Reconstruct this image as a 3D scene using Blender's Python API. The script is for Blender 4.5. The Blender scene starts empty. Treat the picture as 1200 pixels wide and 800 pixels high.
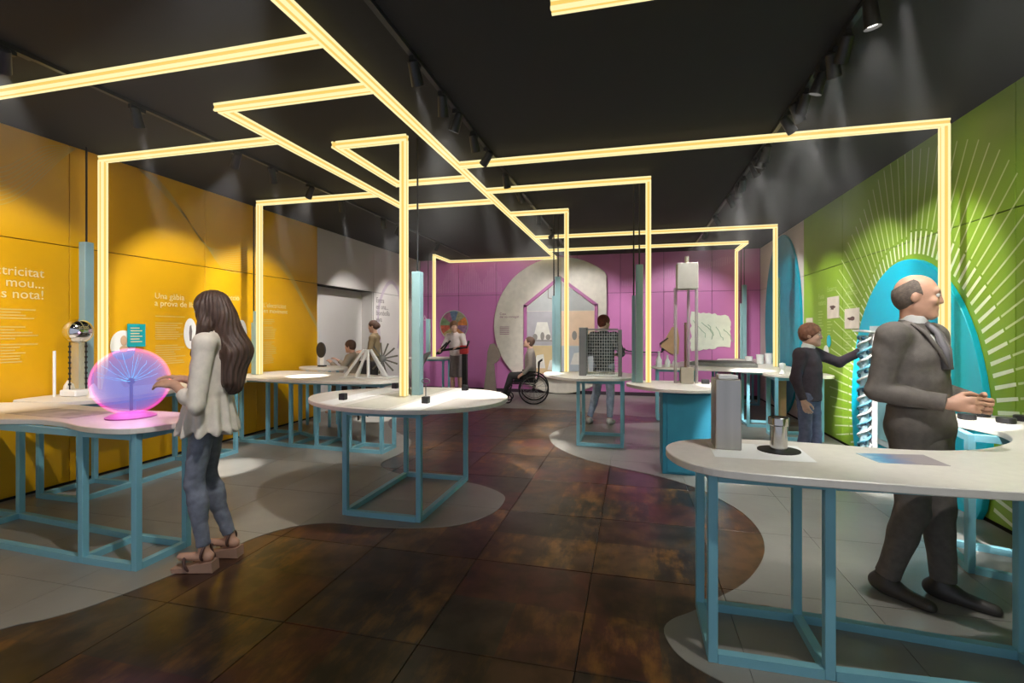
import bpy, bmesh, math, random
import numpy as np
from mathutils import Vector, Matrix
random.seed(7)
rng = np.random.default_rng(7)
PI = math.pi
SC = bpy.context.scene
COL = SC.collection

# ------------------------------------------------------------------ camera, world, exposure
FPX, CAM_H, HOR = 570.0, 1.5, 388.0          # focal length in pixels, eye height, horizon row
YAW = math.atan(142 / 570.0)
cam_d = bpy.data.cameras.new('camera')
cam_d.sensor_width = 36.0
cam_d.lens = FPX / 1200 * 36.0
cam_d.shift_y = -(400 - HOR) / 1200
cam_d.clip_start = 0.05
cam = bpy.data.objects.new('camera', cam_d)
COL.objects.link(cam)
cam.location = (0, 0, CAM_H)
cam.rotation_euler = (PI / 2, 0, YAW)
SC.camera = cam
W = bpy.data.worlds.new('world')
SC.world = W
W.use_nodes = True
W.node_tree.nodes['Background'].inputs[0].default_value = (0.80, 0.86, 1.0, 1)
W.node_tree.nodes['Background'].inputs[1].default_value = 0.55
vs = SC.view_settings
vs.view_transform = 'Standard'
vs.look = 'None'
vs.exposure = 0.0
vs.gamma = 1.0
vs.use_curve_mapping = False
SPOT_W = 1.0                                  # common factor on all track spotlights
XL, XR, YB, ZC = -5.35, 2.70, 11.65, 3.32     # room faces
ZT = 0.90                                     # table height
ZL = 3.25                                     # light tubes just under the ceiling

# ------------------------------------------------------------------ pixels to places (directions only)
_c, _s = math.cos(YAW), math.sin(YAW)
def ray(px, py):
    u, v = (px - 600) / FPX, (HOR - py) / FPX
    return (-_s + u * _c, _c + u * _s, v)
def atz(px, py, z):
    r = ray(px, py); t = (z - CAM_H) / r[2]
    return (r[0] * t, r[1] * t)
def at_left(px, py):
    r = ray(px, py); t = XL / r[0]
    return (r[1] * t, CAM_H + r[2] * t)
def at_right(px, py):
    r = ray(px, py); t = XR / r[0]
    return (r[1] * t, CAM_H + r[2] * t)
def at_back(px, py):
    r = ray(px, py); t = YB / r[1]
    return (r[0] * t, CAM_H + r[2] * t)

# ------------------------------------------------------------------ materials
def lin(c):
    return tuple((x / 255 / 12.92) if x / 255 <= 0.04045 else ((x / 255 + 0.055) / 1.055) ** 2.4 for x in c) + (1,)
MATS = {}
def mat(name, rgb, rough=0.5, metal=0.0, var=0.06, scale=8.0, bump=0.0, bscale=60.0, spec=None, alpha=None, stretch=(1, 1, 1)):
    if name in MATS:
        return MATS[name]
    m = bpy.data.materials.new(name)
    m.use_nodes = True
    nt = m.node_tree; n = nt.nodes; l = nt.links
    b = n['Principled BSDF']
    base = lin(rgb)
    tc = n.new('ShaderNodeTexCoord')
    mp = n.new('ShaderNodeMapping'); mp.inputs['Scale'].default_value = stretch
    l.new(tc.outputs['Object'], mp.inputs['Vector'])
    nz = n.new('ShaderNodeTexNoise'); nz.inputs['Scale'].default_value = scale; nz.inputs['Detail'].default_value = 4
    l.new(mp.outputs[0], nz.inputs['Vector'])
    cr = n.new('ShaderNodeValToRGB')
    cr.color_ramp.elements[0].position = 0.3; cr.color_ramp.elements[1].position = 0.7
    cr.color_ramp.elements[0].color = tuple(x * (1 - var * 1.5) for x in base[:3]) + (1,)
    cr.color_ramp.elements[1].color = tuple(min(1, x * (1 + var)) for x in base[:3]) + (1,)
    l.new(nz.outputs[0], cr.inputs[0])
    l.new(cr.outputs[0], b.inputs['Base Color'])
    b.inputs['Roughness'].default_value = rough
    b.inputs['Metallic'].default_value = metal
    if spec is not None:
        b.inputs['Specular IOR Level'].default_value = spec
    if bump:
        n2 = n.new('ShaderNodeTexNoise'); n2.inputs['Scale'].default_value = bscale
        l.new(mp.outputs[0], n2.inputs['Vector'])
        bp = n.new('ShaderNodeBump'); bp.inputs['Strength'].default_value = bump; bp.inputs['Distance'].default_value = 0.01
        l.new(n2.outputs[0], bp.inputs['Height']); l.new(bp.outputs[0], b.inputs['Normal'])
    if alpha is not None:
        b.inputs['Alpha'].default_value = alpha
    MATS[name] = m
    return m
def emit(name, rgb, strength):
    if name in MATS:
        return MATS[name]
    m = bpy.data.materials.new(name); m.use_nodes = True
    nt = m.node_tree; nt.nodes.clear()
    e = nt.nodes.new('ShaderNodeEmission'); o = nt.nodes.new('ShaderNodeOutputMaterial')
    e.inputs[0].default_value = lin(rgb); e.inputs[1].default_value = strength
    nt.links.new(e.outputs[0], o.inputs[0])
    MATS[name] = m
    return m

YELLOW = mat('yellow_panel', (222, 166, 4), 0.42, var=0.03, scale=1.5)
WHITEW = mat('white_panel', (206, 200, 196), 0.55, var=0.02, scale=2)
PINK = mat('pink_panel', (198, 118, 178), 0.5, var=0.04, scale=1.5)
GREEN = mat('green_panel', (134, 172, 46), 0.45, var=0.05, scale=1.5)
JOINT = mat('joint_dark', (38, 34, 30), 0.9)
BLACKC = mat('ceiling_black', (7, 7, 7), 0.85, var=0.15, scale=1.2)
TEAL = mat('teal_steel', (128, 188, 204), 0.4, var=0.04, scale=5)
POLE = mat('pole_teal', (142, 178, 184), 0.4, var=0.03)
ARCH = mat('arch_cyan', (0, 186, 214), 0.4, var=0.03, scale=2)
TOP = mat('table_white', (226, 220, 210), 0.35, var=0.03, scale=20)
TOPPRINT = mat('mat_white', (250, 250, 248), 0.4, var=0.01)
BLACK = mat('black_plastic', (22, 22, 24), 0.45)
STEEL = mat('brushed_steel', (186, 182, 176), 0.32, 0.9, var=0.08, scale=14, stretch=(1, 1, 0.05))
CHROME = mat('chrome', (226, 226, 228), 0.08, 1.0, var=0.02)
GREYMET = mat('grey_metal', (140, 140, 138), 0.45, 0.5)
WIRE = mat('wire_pale', (200, 204, 204), 0.4, 0.3)
WHITEPL = mat('white_plastic', (238, 238, 236), 0.35, var=0.02)
INKW = mat('white_print', (226, 204, 150), 0.6, var=0.02)
INKF = mat('faded_white_print', (212, 180, 96), 0.6, var=0.02)
INKG = mat('faded_green_print', (170, 196, 112), 0.6, var=0.02)
INKD = mat('grey_print', (120, 112, 110), 0.6)
TAN = mat('tan_board', (176, 142, 104), 0.7)
TAUPE = mat('taupe_board', (134, 120, 110), 0.7)
TUBE_CORE = emit('tube_core', (255, 216, 112), 1.0)
TUBE_EDGE = emit('tube_edge', (255, 240, 176), 1.12)

def rust_material():
    m = bpy.data.materials.new('rust_tile'); m.use_nodes = True
    nt = m.node_tree; n = nt.nodes; l = nt.links; b = n['Principled BSDF']
    g = n.new('ShaderNodeNewGeometry')
    def mapping(sc):
        mp = n.new('ShaderNodeMapping'); mp.inputs['Scale'].default_value = sc
        l.new(g.outputs['Position'], mp.inputs['Vector']); return mp
    # rectangular patches of different patina
    mp = mapping((1 / 0.375, 1 / 0.45, 0.0))
    mp.inputs['Location'].default_value = (0.667, 0.2, 0)
    fl = n.new('ShaderNodeVectorMath'); fl.operation = 'FLOOR'; l.new(mp.outputs[0], fl.inputs[0])
    wn = n.new('ShaderNodeTexWhiteNoise'); wn.noise_dimensions = '3D'; l.new(fl.outputs[0], wn.inputs['Vector'])
    cr = n.new('ShaderNodeValToRGB'); cr.color_ramp.interpolation = 'CONSTANT'
    cols = [(66, 45, 37), (84, 56, 39), (80, 34, 31), (60, 51, 44), (94, 68, 44), (78, 41, 35), (54, 42, 38)]
    e = cr.color_ramp.elements
    e[0].position = 0; e[0].color = lin(cols[0]); e[1].position = 1 / 7; e[1].color = lin(cols[1])
    for i in range(2, 7):
        q = e.new(i / 7); q.color = lin(cols[i])
    l.new(wn.outputs['Value'], cr.inputs[0])
    # streaky ochre wear
    mp2 = mapping((5.0, 1.6, 1)); nz = n.new('ShaderNodeTexNoise'); nz.inputs['Scale'].default_value = 1.6; nz.inputs['Detail'].default_value = 9; nz.inputs['Roughness'].default_value = 0.68
    l.new(mp2.outputs[0], nz.inputs['Vector'])
    r2 = n.new('ShaderNodeValToRGB'); r2.color_ramp.elements[0].position = 0.46; r2.color_ramp.elements[1].position = 0.62
    l.new(nz.outputs[0], r2.inputs[0])
    wm = n.new('ShaderNodeMath'); wm.operation = 'MULTIPLY'; l.new(r2.outputs[0], wm.inputs[0])
    wn2 = n.new('ShaderNodeSeparateColor'); l.new(wn.outputs['Color'], wn2.inputs[0]); sc_ = n.new('ShaderNodeMath'); sc_.operation = 'MULTIPLY'; sc_.inputs[1].default_value = 0.62; l.new(wn2.outputs[1], sc_.inputs[0]); l.new(sc_.outputs[0], wm.inputs[1])
    mx = n.new('ShaderNodeMix'); mx.data_type = 'RGBA'; l.new(wm.outputs[0], mx.inputs['Factor'])
    l.new(cr.outputs[0], mx.inputs['A']); mx.inputs['B'].default_value = lin((160, 112, 44))
    # dark grime
    mp3 = mapping((3.0, 3.0, 1)); nz3 = n.new('ShaderNodeTexNoise'); nz3.inputs['Scale'].default_value = 2.2; nz3.inputs['Detail'].default_value = 3
    l.new(mp3.outputs[0], nz3.inputs['Vector'])
    r3 = n.new('ShaderNodeValToRGB'); r3.color_ramp.elements[0].position = 0.36; r3.color_ramp.elements[1].position = 0.58
    r3.color_ramp.elements[0].color = (0.42, 0.40, 0.40, 1)
    l.new(nz3.outputs[0], r3.inputs[0])
    mu = n.new('ShaderNodeMix'); mu.data_type = 'RGBA'; mu.blend_type = 'MULTIPLY'; mu.inputs['Factor'].default_value = 1
    l.new(mx.outputs['Result'], mu.inputs['A']); l.new(r3.outputs[0], mu.inputs['B'])
    l.new(mu.outputs['Result'], b.inputs['Base Color'])
    rr = n.new('ShaderNodeMapRange'); rr.inputs['To Min'].default_value = 0.24; rr.inputs['To Max'].default_value = 0.36
    l.new(nz.outputs[0], rr.inputs[0]); l.new(rr.outputs[0], b.inputs['Roughness'])
    bp = n.new('ShaderNodeBump'); bp.inputs['Strength'].default_value = 0.05; bp.inputs['Distance'].default_value = 0.003
    l.new(nz3.outputs[0], bp.inputs['Height']); l.new(bp.outputs[0], b.inputs['Normal'])
    return m
RUST = rust_material()
GREYT = mat('grey_tile', (142, 139, 132), 0.34, var=0.09, scale=2.2, bump=0.04, bscale=30)

# ------------------------------------------------------------------ mesh helpers
def wmat(o):
    M = o.matrix_basis.copy()
    while o.parent is not None:
        o = o.parent; M = o.matrix_basis @ M
    return M
class MB:
    def __init__(s):
        s.v = []; s.f = []; s.mi = []
    def add(s, v, f, mi=0):
        o = len(s.v); s.v += [tuple(p) for p in v]
        s.f += [tuple(i + o for i in q) for q in f]; s.mi += [mi] * len(f); return s
    def box(s, x0, x1, y0, y1, z0, z1, mi=0):
        v = [(x, y, z) for z in (z0, z1) for y in (y0, y1) for x in (x0, x1)]
        return s.add(v, [(0, 2, 3, 1), (4, 5, 7, 6), (0, 1, 5, 4), (2, 6, 7, 3), (0, 4, 6, 2), (1, 3, 7, 5)], mi)
    def bbox(s, x0, x1, y0, y1, z0, z1, b=0.004, mi=0):      # box with chamfered edges
        c = ((x0 + x1) / 2, (y0 + y1) / 2, (z0 + z1) / 2); h = ((x1 - x0) / 2, (y1 - y0) / 2, (z1 - z0) / 2)
        v = []; idx = {}
        for sx in (-1, 1):
            for sy in (-1, 1):
                for sz in (-1, 1):
                    for a in range(3):
                        p = [h[0] - b, h[1] - b, h[2] - b]; p[a] = h[a]
                        idx[(sx, sy, sz, a)] = len(v)
                        v.append((c[0] + sx * p[0], c[1] + sy * p[1], c[2] + sz * p[2]))
        f = []
        S = (-1, 1)
        for a in range(3):
            u, w = (a + 1) % 3, (a + 2) % 3
            for sa in S:
                def k(su, sw):
                    t = [0, 0, 0]; t[a] = sa; t[u] = su; t[w] = sw; return idx[(t[0], t[1], t[2], a)]
                q = [k(-1, -1), k(1, -1), k(1, 1), k(-1, 1)]
                f.append(q if sa > 0 else q[::-1])
            for su in S:                                       # edges along axis a
                for sw in S:
                    def k2(sa, ax):
                        t = [0, 0, 0]; t[a] = sa; t[u] = su; t[w] = sw; return idx[(t[0], t[1], t[2], ax)]
                    q = [k2(-1, u), k2(1, u), k2(1, w), k2(-1, w)]
                    f.append(q if su * sw < 0 else q[::-1])
        for sx in S:
            for sy in S:
                for sz in S:
                    q = [idx[(sx, sy, sz, a)] for a in range(3)]
                    f.append(q if sx * sy * sz > 0 else q[::-1])
        return s.add(v, f, mi)
    def prism(s, pts, z0, z1, ch=0.0, mi=0):                  # 2D outline (CCW) extruded in z, chamfered rims
        n = len(pts)
        a = sum(pts[i][0] * pts[(i + 1) % n][1] - pts[(i + 1) % n][0] * pts[i][1] for i in range(n))
        if a < 0: pts = pts[::-1]
        if ch:
            ins = []
            for i in range(n):
                p, q, r = Vector(pts[i - 1]), Vector(pts[i]), Vector(pts[(i + 1) % n])
                t = (r - p); t.normalize() if t.length else None
                ins.append((q.x - t.y * ch, q.y + t.x * ch))
            rings = [(ins, z0), (pts, z0 + ch), (pts, z1 - ch), (ins, z1)]
        else:
            rings = [(pts, z0), (pts, z1)]
        v = [(p[0], p[1], z) for R, z in rings for p in R]
        f = [tuple(range(n))[::-1], tuple(range((len(rings) - 1) * n, len(rings) * n))]
        for k in range(len(rings) - 1):
            for i in range(n):
                j = (i + 1) % n
                f.append((k * n + i, k * n + j, (k + 1) * n + j, (k + 1) * n + i))
        return s.add(v, f, mi)
    def cyl(s, a, b, r0, r1=None, n=12, mi=0, caps=True):
        r1 = r0 if r1 is None else r1
        a, b = Vector(a), Vector(b); d = (b - a).normalized()
        u = d.orthogonal().normalized(); w = d.cross(u)
        v = []
        for p, r in ((a, r0), (b, r1)):
            for i in range(n):
                t = 2 * PI * i / n; v.append(p + (u * math.cos(t) + w * math.sin(t)) * r)
        f = [(i, (i + 1) % n, n + (i + 1) % n, n + i) for i in range(n)]
        if caps: f += [tuple(range(n))[::-1], tuple(range(n, 2 * n))]
        return s.add(v, f, mi)
    def tube(s, pts, r, n=8, mi=0, closed=False):
        pts = [Vector(p) for p in pts]; m = len(pts); v = []; up = None
        for i, p in enumerate(pts):
            if closed: t = pts[(i + 1) % m] - pts[i - 1]
            else: t = pts[min(i + 1, m - 1)] - pts[max(i - 1, 0)]
            t.normalize()
            if up is None: up = t.orthogonal().normalized()
            up = (up - t * up.dot(t)); up = up.normalized() if up.length > 1e-6 else t.orthogonal().normalized()
            w = t.cross(up)
            rr = r[i] if isinstance(r, (list, tuple)) else r
            v += [p + (up * math.cos(2 * PI * k / n) + w * math.sin(2 * PI * k / n)) * rr for k in range(n)]
        f = []
        for i in range(m if closed else m - 1):
            j = (i + 1) % m
            f += [(i * n + k, i * n + (k + 1) % n, j * n + (k + 1) % n, j * n + k) for k in range(n)]
        if not closed: f += [tuple(range(n))[::-1], tuple(range((m - 1) * n, m * n))]
        return s.add(v, f, mi)
    def lathe(s, prof, n=24, c=(0, 0, 0), mi=0):              # (r, z) bottom to top about a vertical axis
        v = []; f = []; rings = []
        for r, z in prof:
            if r < 1e-6:
                rings.append([len(v)]); v.append((c[0], c[1], c[2] + z))
            else:
                rings.append(list(range(len(v), len(v) + n)))
                v += [(c[0] + r * math.cos(2 * PI * k / n), c[1] + r * math.sin(2 * PI * k / n), c[2] + z) for k in range(n)]
        for A, B in zip(rings, rings[1:]):
            for k in range(n):
                a0, a1 = A[k % len(A)], A[(k + 1) % len(A)]; b0, b1 = B[k % len(B)], B[(k + 1) % len(B)]
                q = [a0, a1, b1, b0]; q = [x for i, x in enumerate(q) if x not in q[:i]]
                if len(q) > 2: f.append(tuple(q))
        if len(rings[0]) > 1: f.append(tuple(rings[0][::-1]))
        if len(rings[-1]) > 1: f.append(tuple(rings[-1]))
        return s.add(v, f, mi)
    def sphere(s, c, r, n=20, m=12, mi=0, sq=(1, 1, 1), flip=False):
        o = MB().lathe([(r * math.sin(PI * i / m), -r * math.cos(PI * i / m)) for i in range(m + 1)], n)
        v = [(c[0] + p[0] * sq[0], c[1] + p[1] * sq[1], c[2] + p[2] * sq[2]) for p in o.v]
        return s.add(v, [q[::-1] for q in o.f] if flip else o.f, mi)
    def quad(s, p, mi=0):
        return s.add(p, [tuple(range(len(p)))], mi)
    def xf(s, M):
        s.v = [tuple(M @ Vector(p)) for p in s.v]; return s
    def build(s, name, m, parent=None, smooth=False, world=True):
        me = bpy.data.meshes.new(name)
        v = s.v
        if parent is not None and world:
            Mi = wmat(parent).inverted(); v = [tuple(Mi @ Vector(p)) for p in v]
        me.from_pydata(v, [], s.f)
        for q in (m if isinstance(m, (list, tuple)) else [m]): me.materials.append(q)
        if any(s.mi): me.polygons.foreach_set('material_index', s.mi)
        if smooth: me.polygons.foreach_set('use_smooth', [True] * len(s.f))
        me.update()
        o = bpy.data.objects.new(name, me); COL.objects.link(o)
        if parent is not None: o.parent = parent
        return o
def sharp(o, deg=40):
    if o.data.polygons: o.data.polygons.foreach_set('use_smooth', [True] * len(o.data.polygons))
    o.data.set_sharp_from_angle(angle=math.radians(deg)); return o
def tag(o, label, cat, group=None):
    o['label'] = label; o['category'] = cat
    if group: o['group'] = group
    return o
def thing(name, label, cat, loc=(0, 0, 0), rz=0.0, group=None):
    o = bpy.data.objects.new(name, None); COL.objects.link(o)
    o.empty_display_size = 0.1
    o.location = loc; o.rotation_euler = (0, 0, rz)
    o.matrix_basis = Matrix.Translation(loc) @ Matrix.Rotation(rz, 4, 'Z')
    return tag(o, label, cat, group)
def struct(o):
    o['kind'] = 'structure'; return o
def copy_tree(o, parent=None):
    c = o.copy(); COL.objects.link(c)
    if parent is not None: c.parent = parent
    for ch in list(o.children): copy_tree(ch, c)
    return c
def smooth_loop(P, k=6):                                       # closed Catmull-Rom
    n = len(P); out = []
    for i in range(n):
        a, b, c, d = [Vector(P[(i + j) % n]) for j in (-1, 0, 1, 2)]
        for t in [q / k for q in range(k)]:
            v = 0.5 * ((2 * b) + (c - a) * t + (2 * a - 5 * b + 4 * c - d) * t * t + (3 * b - a - 3 * c + d) * t ** 3)
            out.append((v.x, v.y))
    return out
def smooth_line(P, k=6):
    n = len(P); out = []
    for i in range(n - 1):
        a, b, c, d = Vector(P[max(i - 1, 0)]), Vector(P[i]), Vector(P[i + 1]), Vector(P[min(i + 2, n - 1)])
        for t in [q / k for q in range(k)]:
            out.append(tuple(0.5 * ((2 * b) + (c - a) * t + (2 * a - 5 * b + 4 * c - d) * t * t + (3 * b - a - 3 * c + d) * t ** 3)))
    out.append(tuple(P[-1])); return out

# ------------------------------------------------------------------ floor
Y0 = -0.6                                                       # the room goes on a little behind the camera
floor = struct(MB().box(XL - 0.35, XR + 0.1, Y0, YB + 0.1, -0.12, -0.012).build('floor', JOINT))
TX, TY, OX, OY = 0.75, 0.90, -0.25, 2.15                        # tile grid
left_edge = [(-3.75, -0.6), (-3.55, 0.5), (-3.3, 1.3), (-3.09, 1.75), (-2.98, 1.86), (-2.88, 2.0), (-2.8, 2.22), (-2.74, 2.47), (-2.7, 2.79), (-2.64, 3.04),
             (-2.5, 3.24), (-2.28, 3.35), (-1.92, 3.36), (-1.59, 3.42), (-1.3, 3.56), (-1.13, 3.83), (-1.1, 4.09), (-1.15, 4.3), (-1.38, 4.49),
             (-1.64, 4.58), (-2.15, 4.64), (-2.43, 4.69), (-2.7, 4.87), (-2.78, 5.03), (-2.78, 5.2), (-2.77, 5.51), (-2.83, 5.84), (-2.99, 6.19),
             (-3.34, 6.54), (-3.71, 6.94), (-4.0, 7.5), (-4.05, 8.1), (-3.7, 8.6), (-3.2, 8.95), (-2.46, 9.18), (-1.46, 9.21), (-0.64, 9.02),
             (0.1, 8.85), (1.2, 8.85), (XR, 8.9)]
right_edge = [(XR, 8.5), (1.4, 8.45), (0.6, 8.38), (-0.08, 8.14), (-0.82, 7.81), (-1.05, 7.47), (-1.16, 7.05), (-1.13, 6.71), (-0.96, 6.24), (-0.6, 5.78),
              (-0.24, 5.52), (0.29, 5.22), (0.59, 4.93), (0.73, 4.7), (0.87, 4.37), (0.92, 4.03), (0.89, 3.72), (0.8, 3.44), (0.64, 3.14), (0.45, 2.92),
              (0.31, 2.76), (0.2, 2.66), (0.15, 2.56), (0.17, 2.44), (0.22, 2.35), (0.3, 2.28), (0.45, 2.17), (0.7, 1.9), (0.9, 1.4), (1.0, 0.6), (1.05, -0.6)]
isl_left = smooth_line(left_edge, 4) + [(XR, YB), (XL - 0.3, YB), (XL - 0.3, -0.6)]
isl_right = smooth_line(right_edge, 4) + [(XR, -0.6)]
def inside(p, poly):
    x, y = p; r = False
    for i in range(len(poly)):
        (x1, y1), (x2, y2) = poly[i - 1], poly[i]
        if (y1 > y) != (y2 > y) and x < (x2 - x1) * (y - y1) / (y2 - y1) + x1: r = not r
    return r
def clip(poly, x0, x1, y0, y1):
    for ax, lim, sg in ((0, x0, 1), (0, x1, -1), (1, y0, 1), (1, y1, -1)):
        out = []
        for i in range(len(poly)):
            p, q = poly[i - 1], poly[i]
            dp, dq = (p[ax] - lim) * sg, (q[ax] - lim) * sg
            if (dp >= 0) != (dq >= 0):
                t = dp / (dp - dq); out.append((p[0] + (q[0] - p[0]) * t, p[1] + (q[1] - p[1]) * t))
            if dq >= 0: out.append(q)
        poly = out
        if len(poly) < 3: return []
    res = []
    for p in poly:
        if not res or (abs(p[0] - res[-1][0]) + abs(p[1] - res[-1][1])) > 2e-3: res.append(p)
    return res if len(res) > 2 else []
rust_mesh = None
for ix in range(-8, 5):
    for iy in range(-4, 12):
        x0, y0 = OX + ix * TX, OY + iy * TY
        xa, xb, ya, yb = max(x0, XL - 0.3), min(x0 + TX, XR), max(y0, Y0), min(y0 + TY, YB)
        if xb - xa < 0.02 or yb - ya < 0.02: continue
        pts = [(xa + (xb - xa) * i / 6, ya + (yb - ya) * j / 6) for i in range(7) for j in range(7)]
        cover = [inside(p, isl_left) or inside(p, isl_right) for p in pts]
        g = 0.0022
        if not all(cover):
            if xb - xa > TX - 1e-6 and yb - ya > TY - 1e-6:
                if rust_mesh is None:
                    o = MB().bbox(g, TX - g, g, TY - g, -0.012, 0, 0.0015).build('rust_tile', RUST, floor, world=False); rust_mesh = o.data
                else:
                    o = bpy.data.objects.new('rust_tile', rust_mesh); COL.objects.link(o); o.parent = floor
                o.location = (x0, y0, 0)
            else:
                MB().box(xa + g, xb - g, ya + g, yb - g, -0.012, 0).build('rust_tile', RUST, floor)
        if any(cover):
            for isl in (isl_left, isl_right):
                P = clip(isl, xa + 0.0014, xb - 0.0014, ya + 0.0014, yb - 0.0014)
                if P:
                    ar = abs(sum(P[i - 1][0] * P[i][1] - P[i][0] * P[i - 1][1] for i in range(len(P)))) / 2
                    if ar > 1e-4: MB().prism(P, -0.011, 0.004).build('grey_tile', GREYT, floor)
ZF = 0.004

# ------------------------------------------------------------------ ceiling, walls and their panels
ceiling = struct(MB().box(XL - 0.4, XR + 0.2, Y0, YB + 0.2, ZC, ZC + 0.1).build('ceiling', BLACKC))
wall_left = struct(MB().box(XL - 0.4, XL - 0.3, Y0, YB + 0.2, 0, ZC).box(XL - 0.3, XL - 0.02, Y0, 7.42, 0, ZC).box(XL - 0.3, XL - 0.02, 7.42, YB, 2.33, ZC).box(XL - 0.3, XL - 0.02, 9.32, YB, 0, 2.33).build('wall_left', JOINT))
wall_right = struct(MB().box(XR + 0.02, XR + 0.2, Y0, YB + 0.2, 0, ZC).build('wall_right', JOINT))
wall_back = struct(MB().box(XL - 0.3, XR + 0.1, YB + 0.02, YB + 0.2, 0, ZC).build('wall_back', JOINT))
G = 0.004
def wpanel_left(y0, y1, z0, z1, m, name='wall_panel'):
    return MB().bbox(XL - 0.02, XL, y0 + G, y1 - G, z0 + G, z1 - G, 0.002).build(name, m, wall_left)
def wpanel_right(y0, y1, z0, z1, m, name='wall_panel'):
    return MB().bbox(XR, XR + 0.02, y0 + G, y1 - G, z0 + G, z1 - G, 0.002).build(name, m, wall_right)
def wpanel_back(x0, x1, z0, z1, m, name='wall_panel'):
    return MB().bbox(x0 + G, x1 - G, YB, YB + 0.02, z0 + G, z1 - G, 0.002).build(name, m, wall_back)
ye = [-0.6, 0.0, 1.2, 2.4, 3.57, 5.12, 6.0, 7.42]
for a, b in zip(ye, ye[1:]):
    wpanel_left(a, b, 0.03, 2.33, YELLOW); wpanel_left(a, b, 2.33, ZC, YELLOW)
for a, b in ((7.42, 9.32), (9.32, YB)): wpanel_left(a, b, 2.33, ZC, WHITEW)
wpanel_left(9.32, YB, 0.03, 2.33, WHITEW)
MB().box(XL - 0.3, XL - 0.28, 7.42, 9.32, 0.0, 2.33).build('niche_back', WHITEW, wall_left)
MB().box(XL - 0.28, XL - 0.02, 9.30, 9.32, 0.0, 2.33).build('niche_side', WHITEW, wall_left)
MB().box(XL - 0.28, XL - 0.02, 7.42, 7.44, 0.0, 2.33).build('niche_side', WHITEW, wall_left)
xe = [XL, -4.3, -3.3, -2.3, -1.3, -0.29, 0.68, 1.71, XR]
for a, b in zip(xe, xe[1:]):
    wpanel_back(a, b, 0.08, 2.40, PINK); wpanel_back(a, b, 2.40, ZC, PINK)
ge = [-0.6, 0.0, 1.4, 2.86, 4.32, 5.83, 7.34, 8.85]
for a, b in zip(ge, ge[1:]):
    wpanel_right(a, b, 0.03, 2.40, GREEN); wpanel_right(a, b, 2.40, ZC, GREEN)
for a, b in ((8.85, 10.25), (10.25, YB)):
    wpanel_right(a, b, 0.03, 2.40, WHITEW); wpanel_right(a, b, 2.40, ZC, WHITEW)
struct(MB().box(XL, XR, YB - 0.012, YB, 0.004, 0.08).build('baseboard_back', mat('plinth', (52, 36, 48), 0.6)))

# prints on the walls -------------------------------------------------
def text(parent, s, size, loc, side, m, align='LEFT', name='lettering', spacing=1.0):
    cu = bpy.data.curves.new(name, 'FONT'); cu.body = s; cu.size = size; cu.align_x = align; cu.extrude = 0.0008
    cu.space_line = 0.86 * spacing; cu.resolution_u = 3
    cu.materials.append(m)
    o = bpy.data.objects.new(name, cu); COL.objects.link(o)
    o.rotation_euler = {'left': (PI / 2, 0, PI / 2), 'right': (PI / 2, 0, -PI / 2), 'back': (PI / 2, 0, 0), 'top': (0, 0, 0)}[side]
    me = bpy.data.meshes.new_from_object(o); bpy.data.objects.remove(o); 
    m2 = bpy.data.objects.new(name, me); COL.objects.link(m2)
    m2.rotation_euler = {'left': (PI / 2, 0, PI / 2), 'right': (PI / 2, 0, -PI / 2), 'back': (PI / 2, 0, 0)}[side]
    m2.location = loc; m2.parent = parent
    return m2
E_ = 0.0015
def para_left(y0, y1, z0, z1, n, m, seed=0):                      # lines of small print
    r = random.Random(seed); b = MB(); dz = (z1 - z0) / n
    for i in range(n):
        z = z1 - i * dz
        if r.random() < 0.12: continue
        b.box(XL, XL + E_, y0, y0 + (y1 - y0) * r.uniform(0.6, 1.0), z - dz * 0.42, z)
    b.build('small_print', m, wall_left)
text(wall_left, "L'electricitat\nque no es mou...\nperò què es nota!", 0.118, (XL + E_, 3.36, 2.00), 'left', INKW, 'RIGHT')
para_left(2.85, 3.32, 1.18, 1.70, 20, INKF, 1)
text(wall_left, "Una gàbia\na prova de llamps", 0.098, (XL + E_, 4.44, 1.88), 'left', INKW)
para_left(4.45, 4.84, 1.10, 1.68, 22, INKF, 2)
text(wall_left, "Línies d'acció\ndel camp\nelèctric", 0.098, (XL + E_, 5.16, 1.93), 'left', INKW)
text(wall_left, "L'electricitat\nen moviment", 0.098, (XL + E_, 6.14, 1.86), 'left', INKW)
para_left(6.14, 6.42, 1.0, 1.68, 24, INKF, 3)
text(wall_left, "Entra\nen una...\nbombolla\nviva", 0.16, (XL + E_, 9.42, 2.12), 'left', INKD)
def strands(parent, lines, w, m, name, f3):
    b = MB()
    for L in lines:
        P = smooth_line(L, 8); 
        for i in range(len(P) - 1):
            p, q = Vector(P[i]), Vector(P[i + 1]); t = (q - p); t.normalize(); nn = Vector((-t.y, t.x)) * w / 2
            b.add([f3(*(p - nn)), f3(*(q - nn)), f3(*(q + nn)), f3(*(p + nn))], [(0, 1, 2, 3)])
    return b.build(name, m, parent)
fl_ = lambda y, z: (XL + E_, y, min(z, ZC - 0.004))
L1 = []
for i in range(9):
    t = i / 8
    L1.append([(2.3, 2.45 + 0.28 * t), (2.75, 2.52 + 0.30 * t), (3.03, 2.60 + 0.32 * t), (3.2, 2.74 + 0.33 * t), (3.35, 2.95 + 0.27 * t), (3.5, 3.16 + 0.13 * t), (3.62, 3.3)])
strands(wall_left, L1, 0.006, INKF, 'wave_line_print', fl_)
L2 = []
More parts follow.
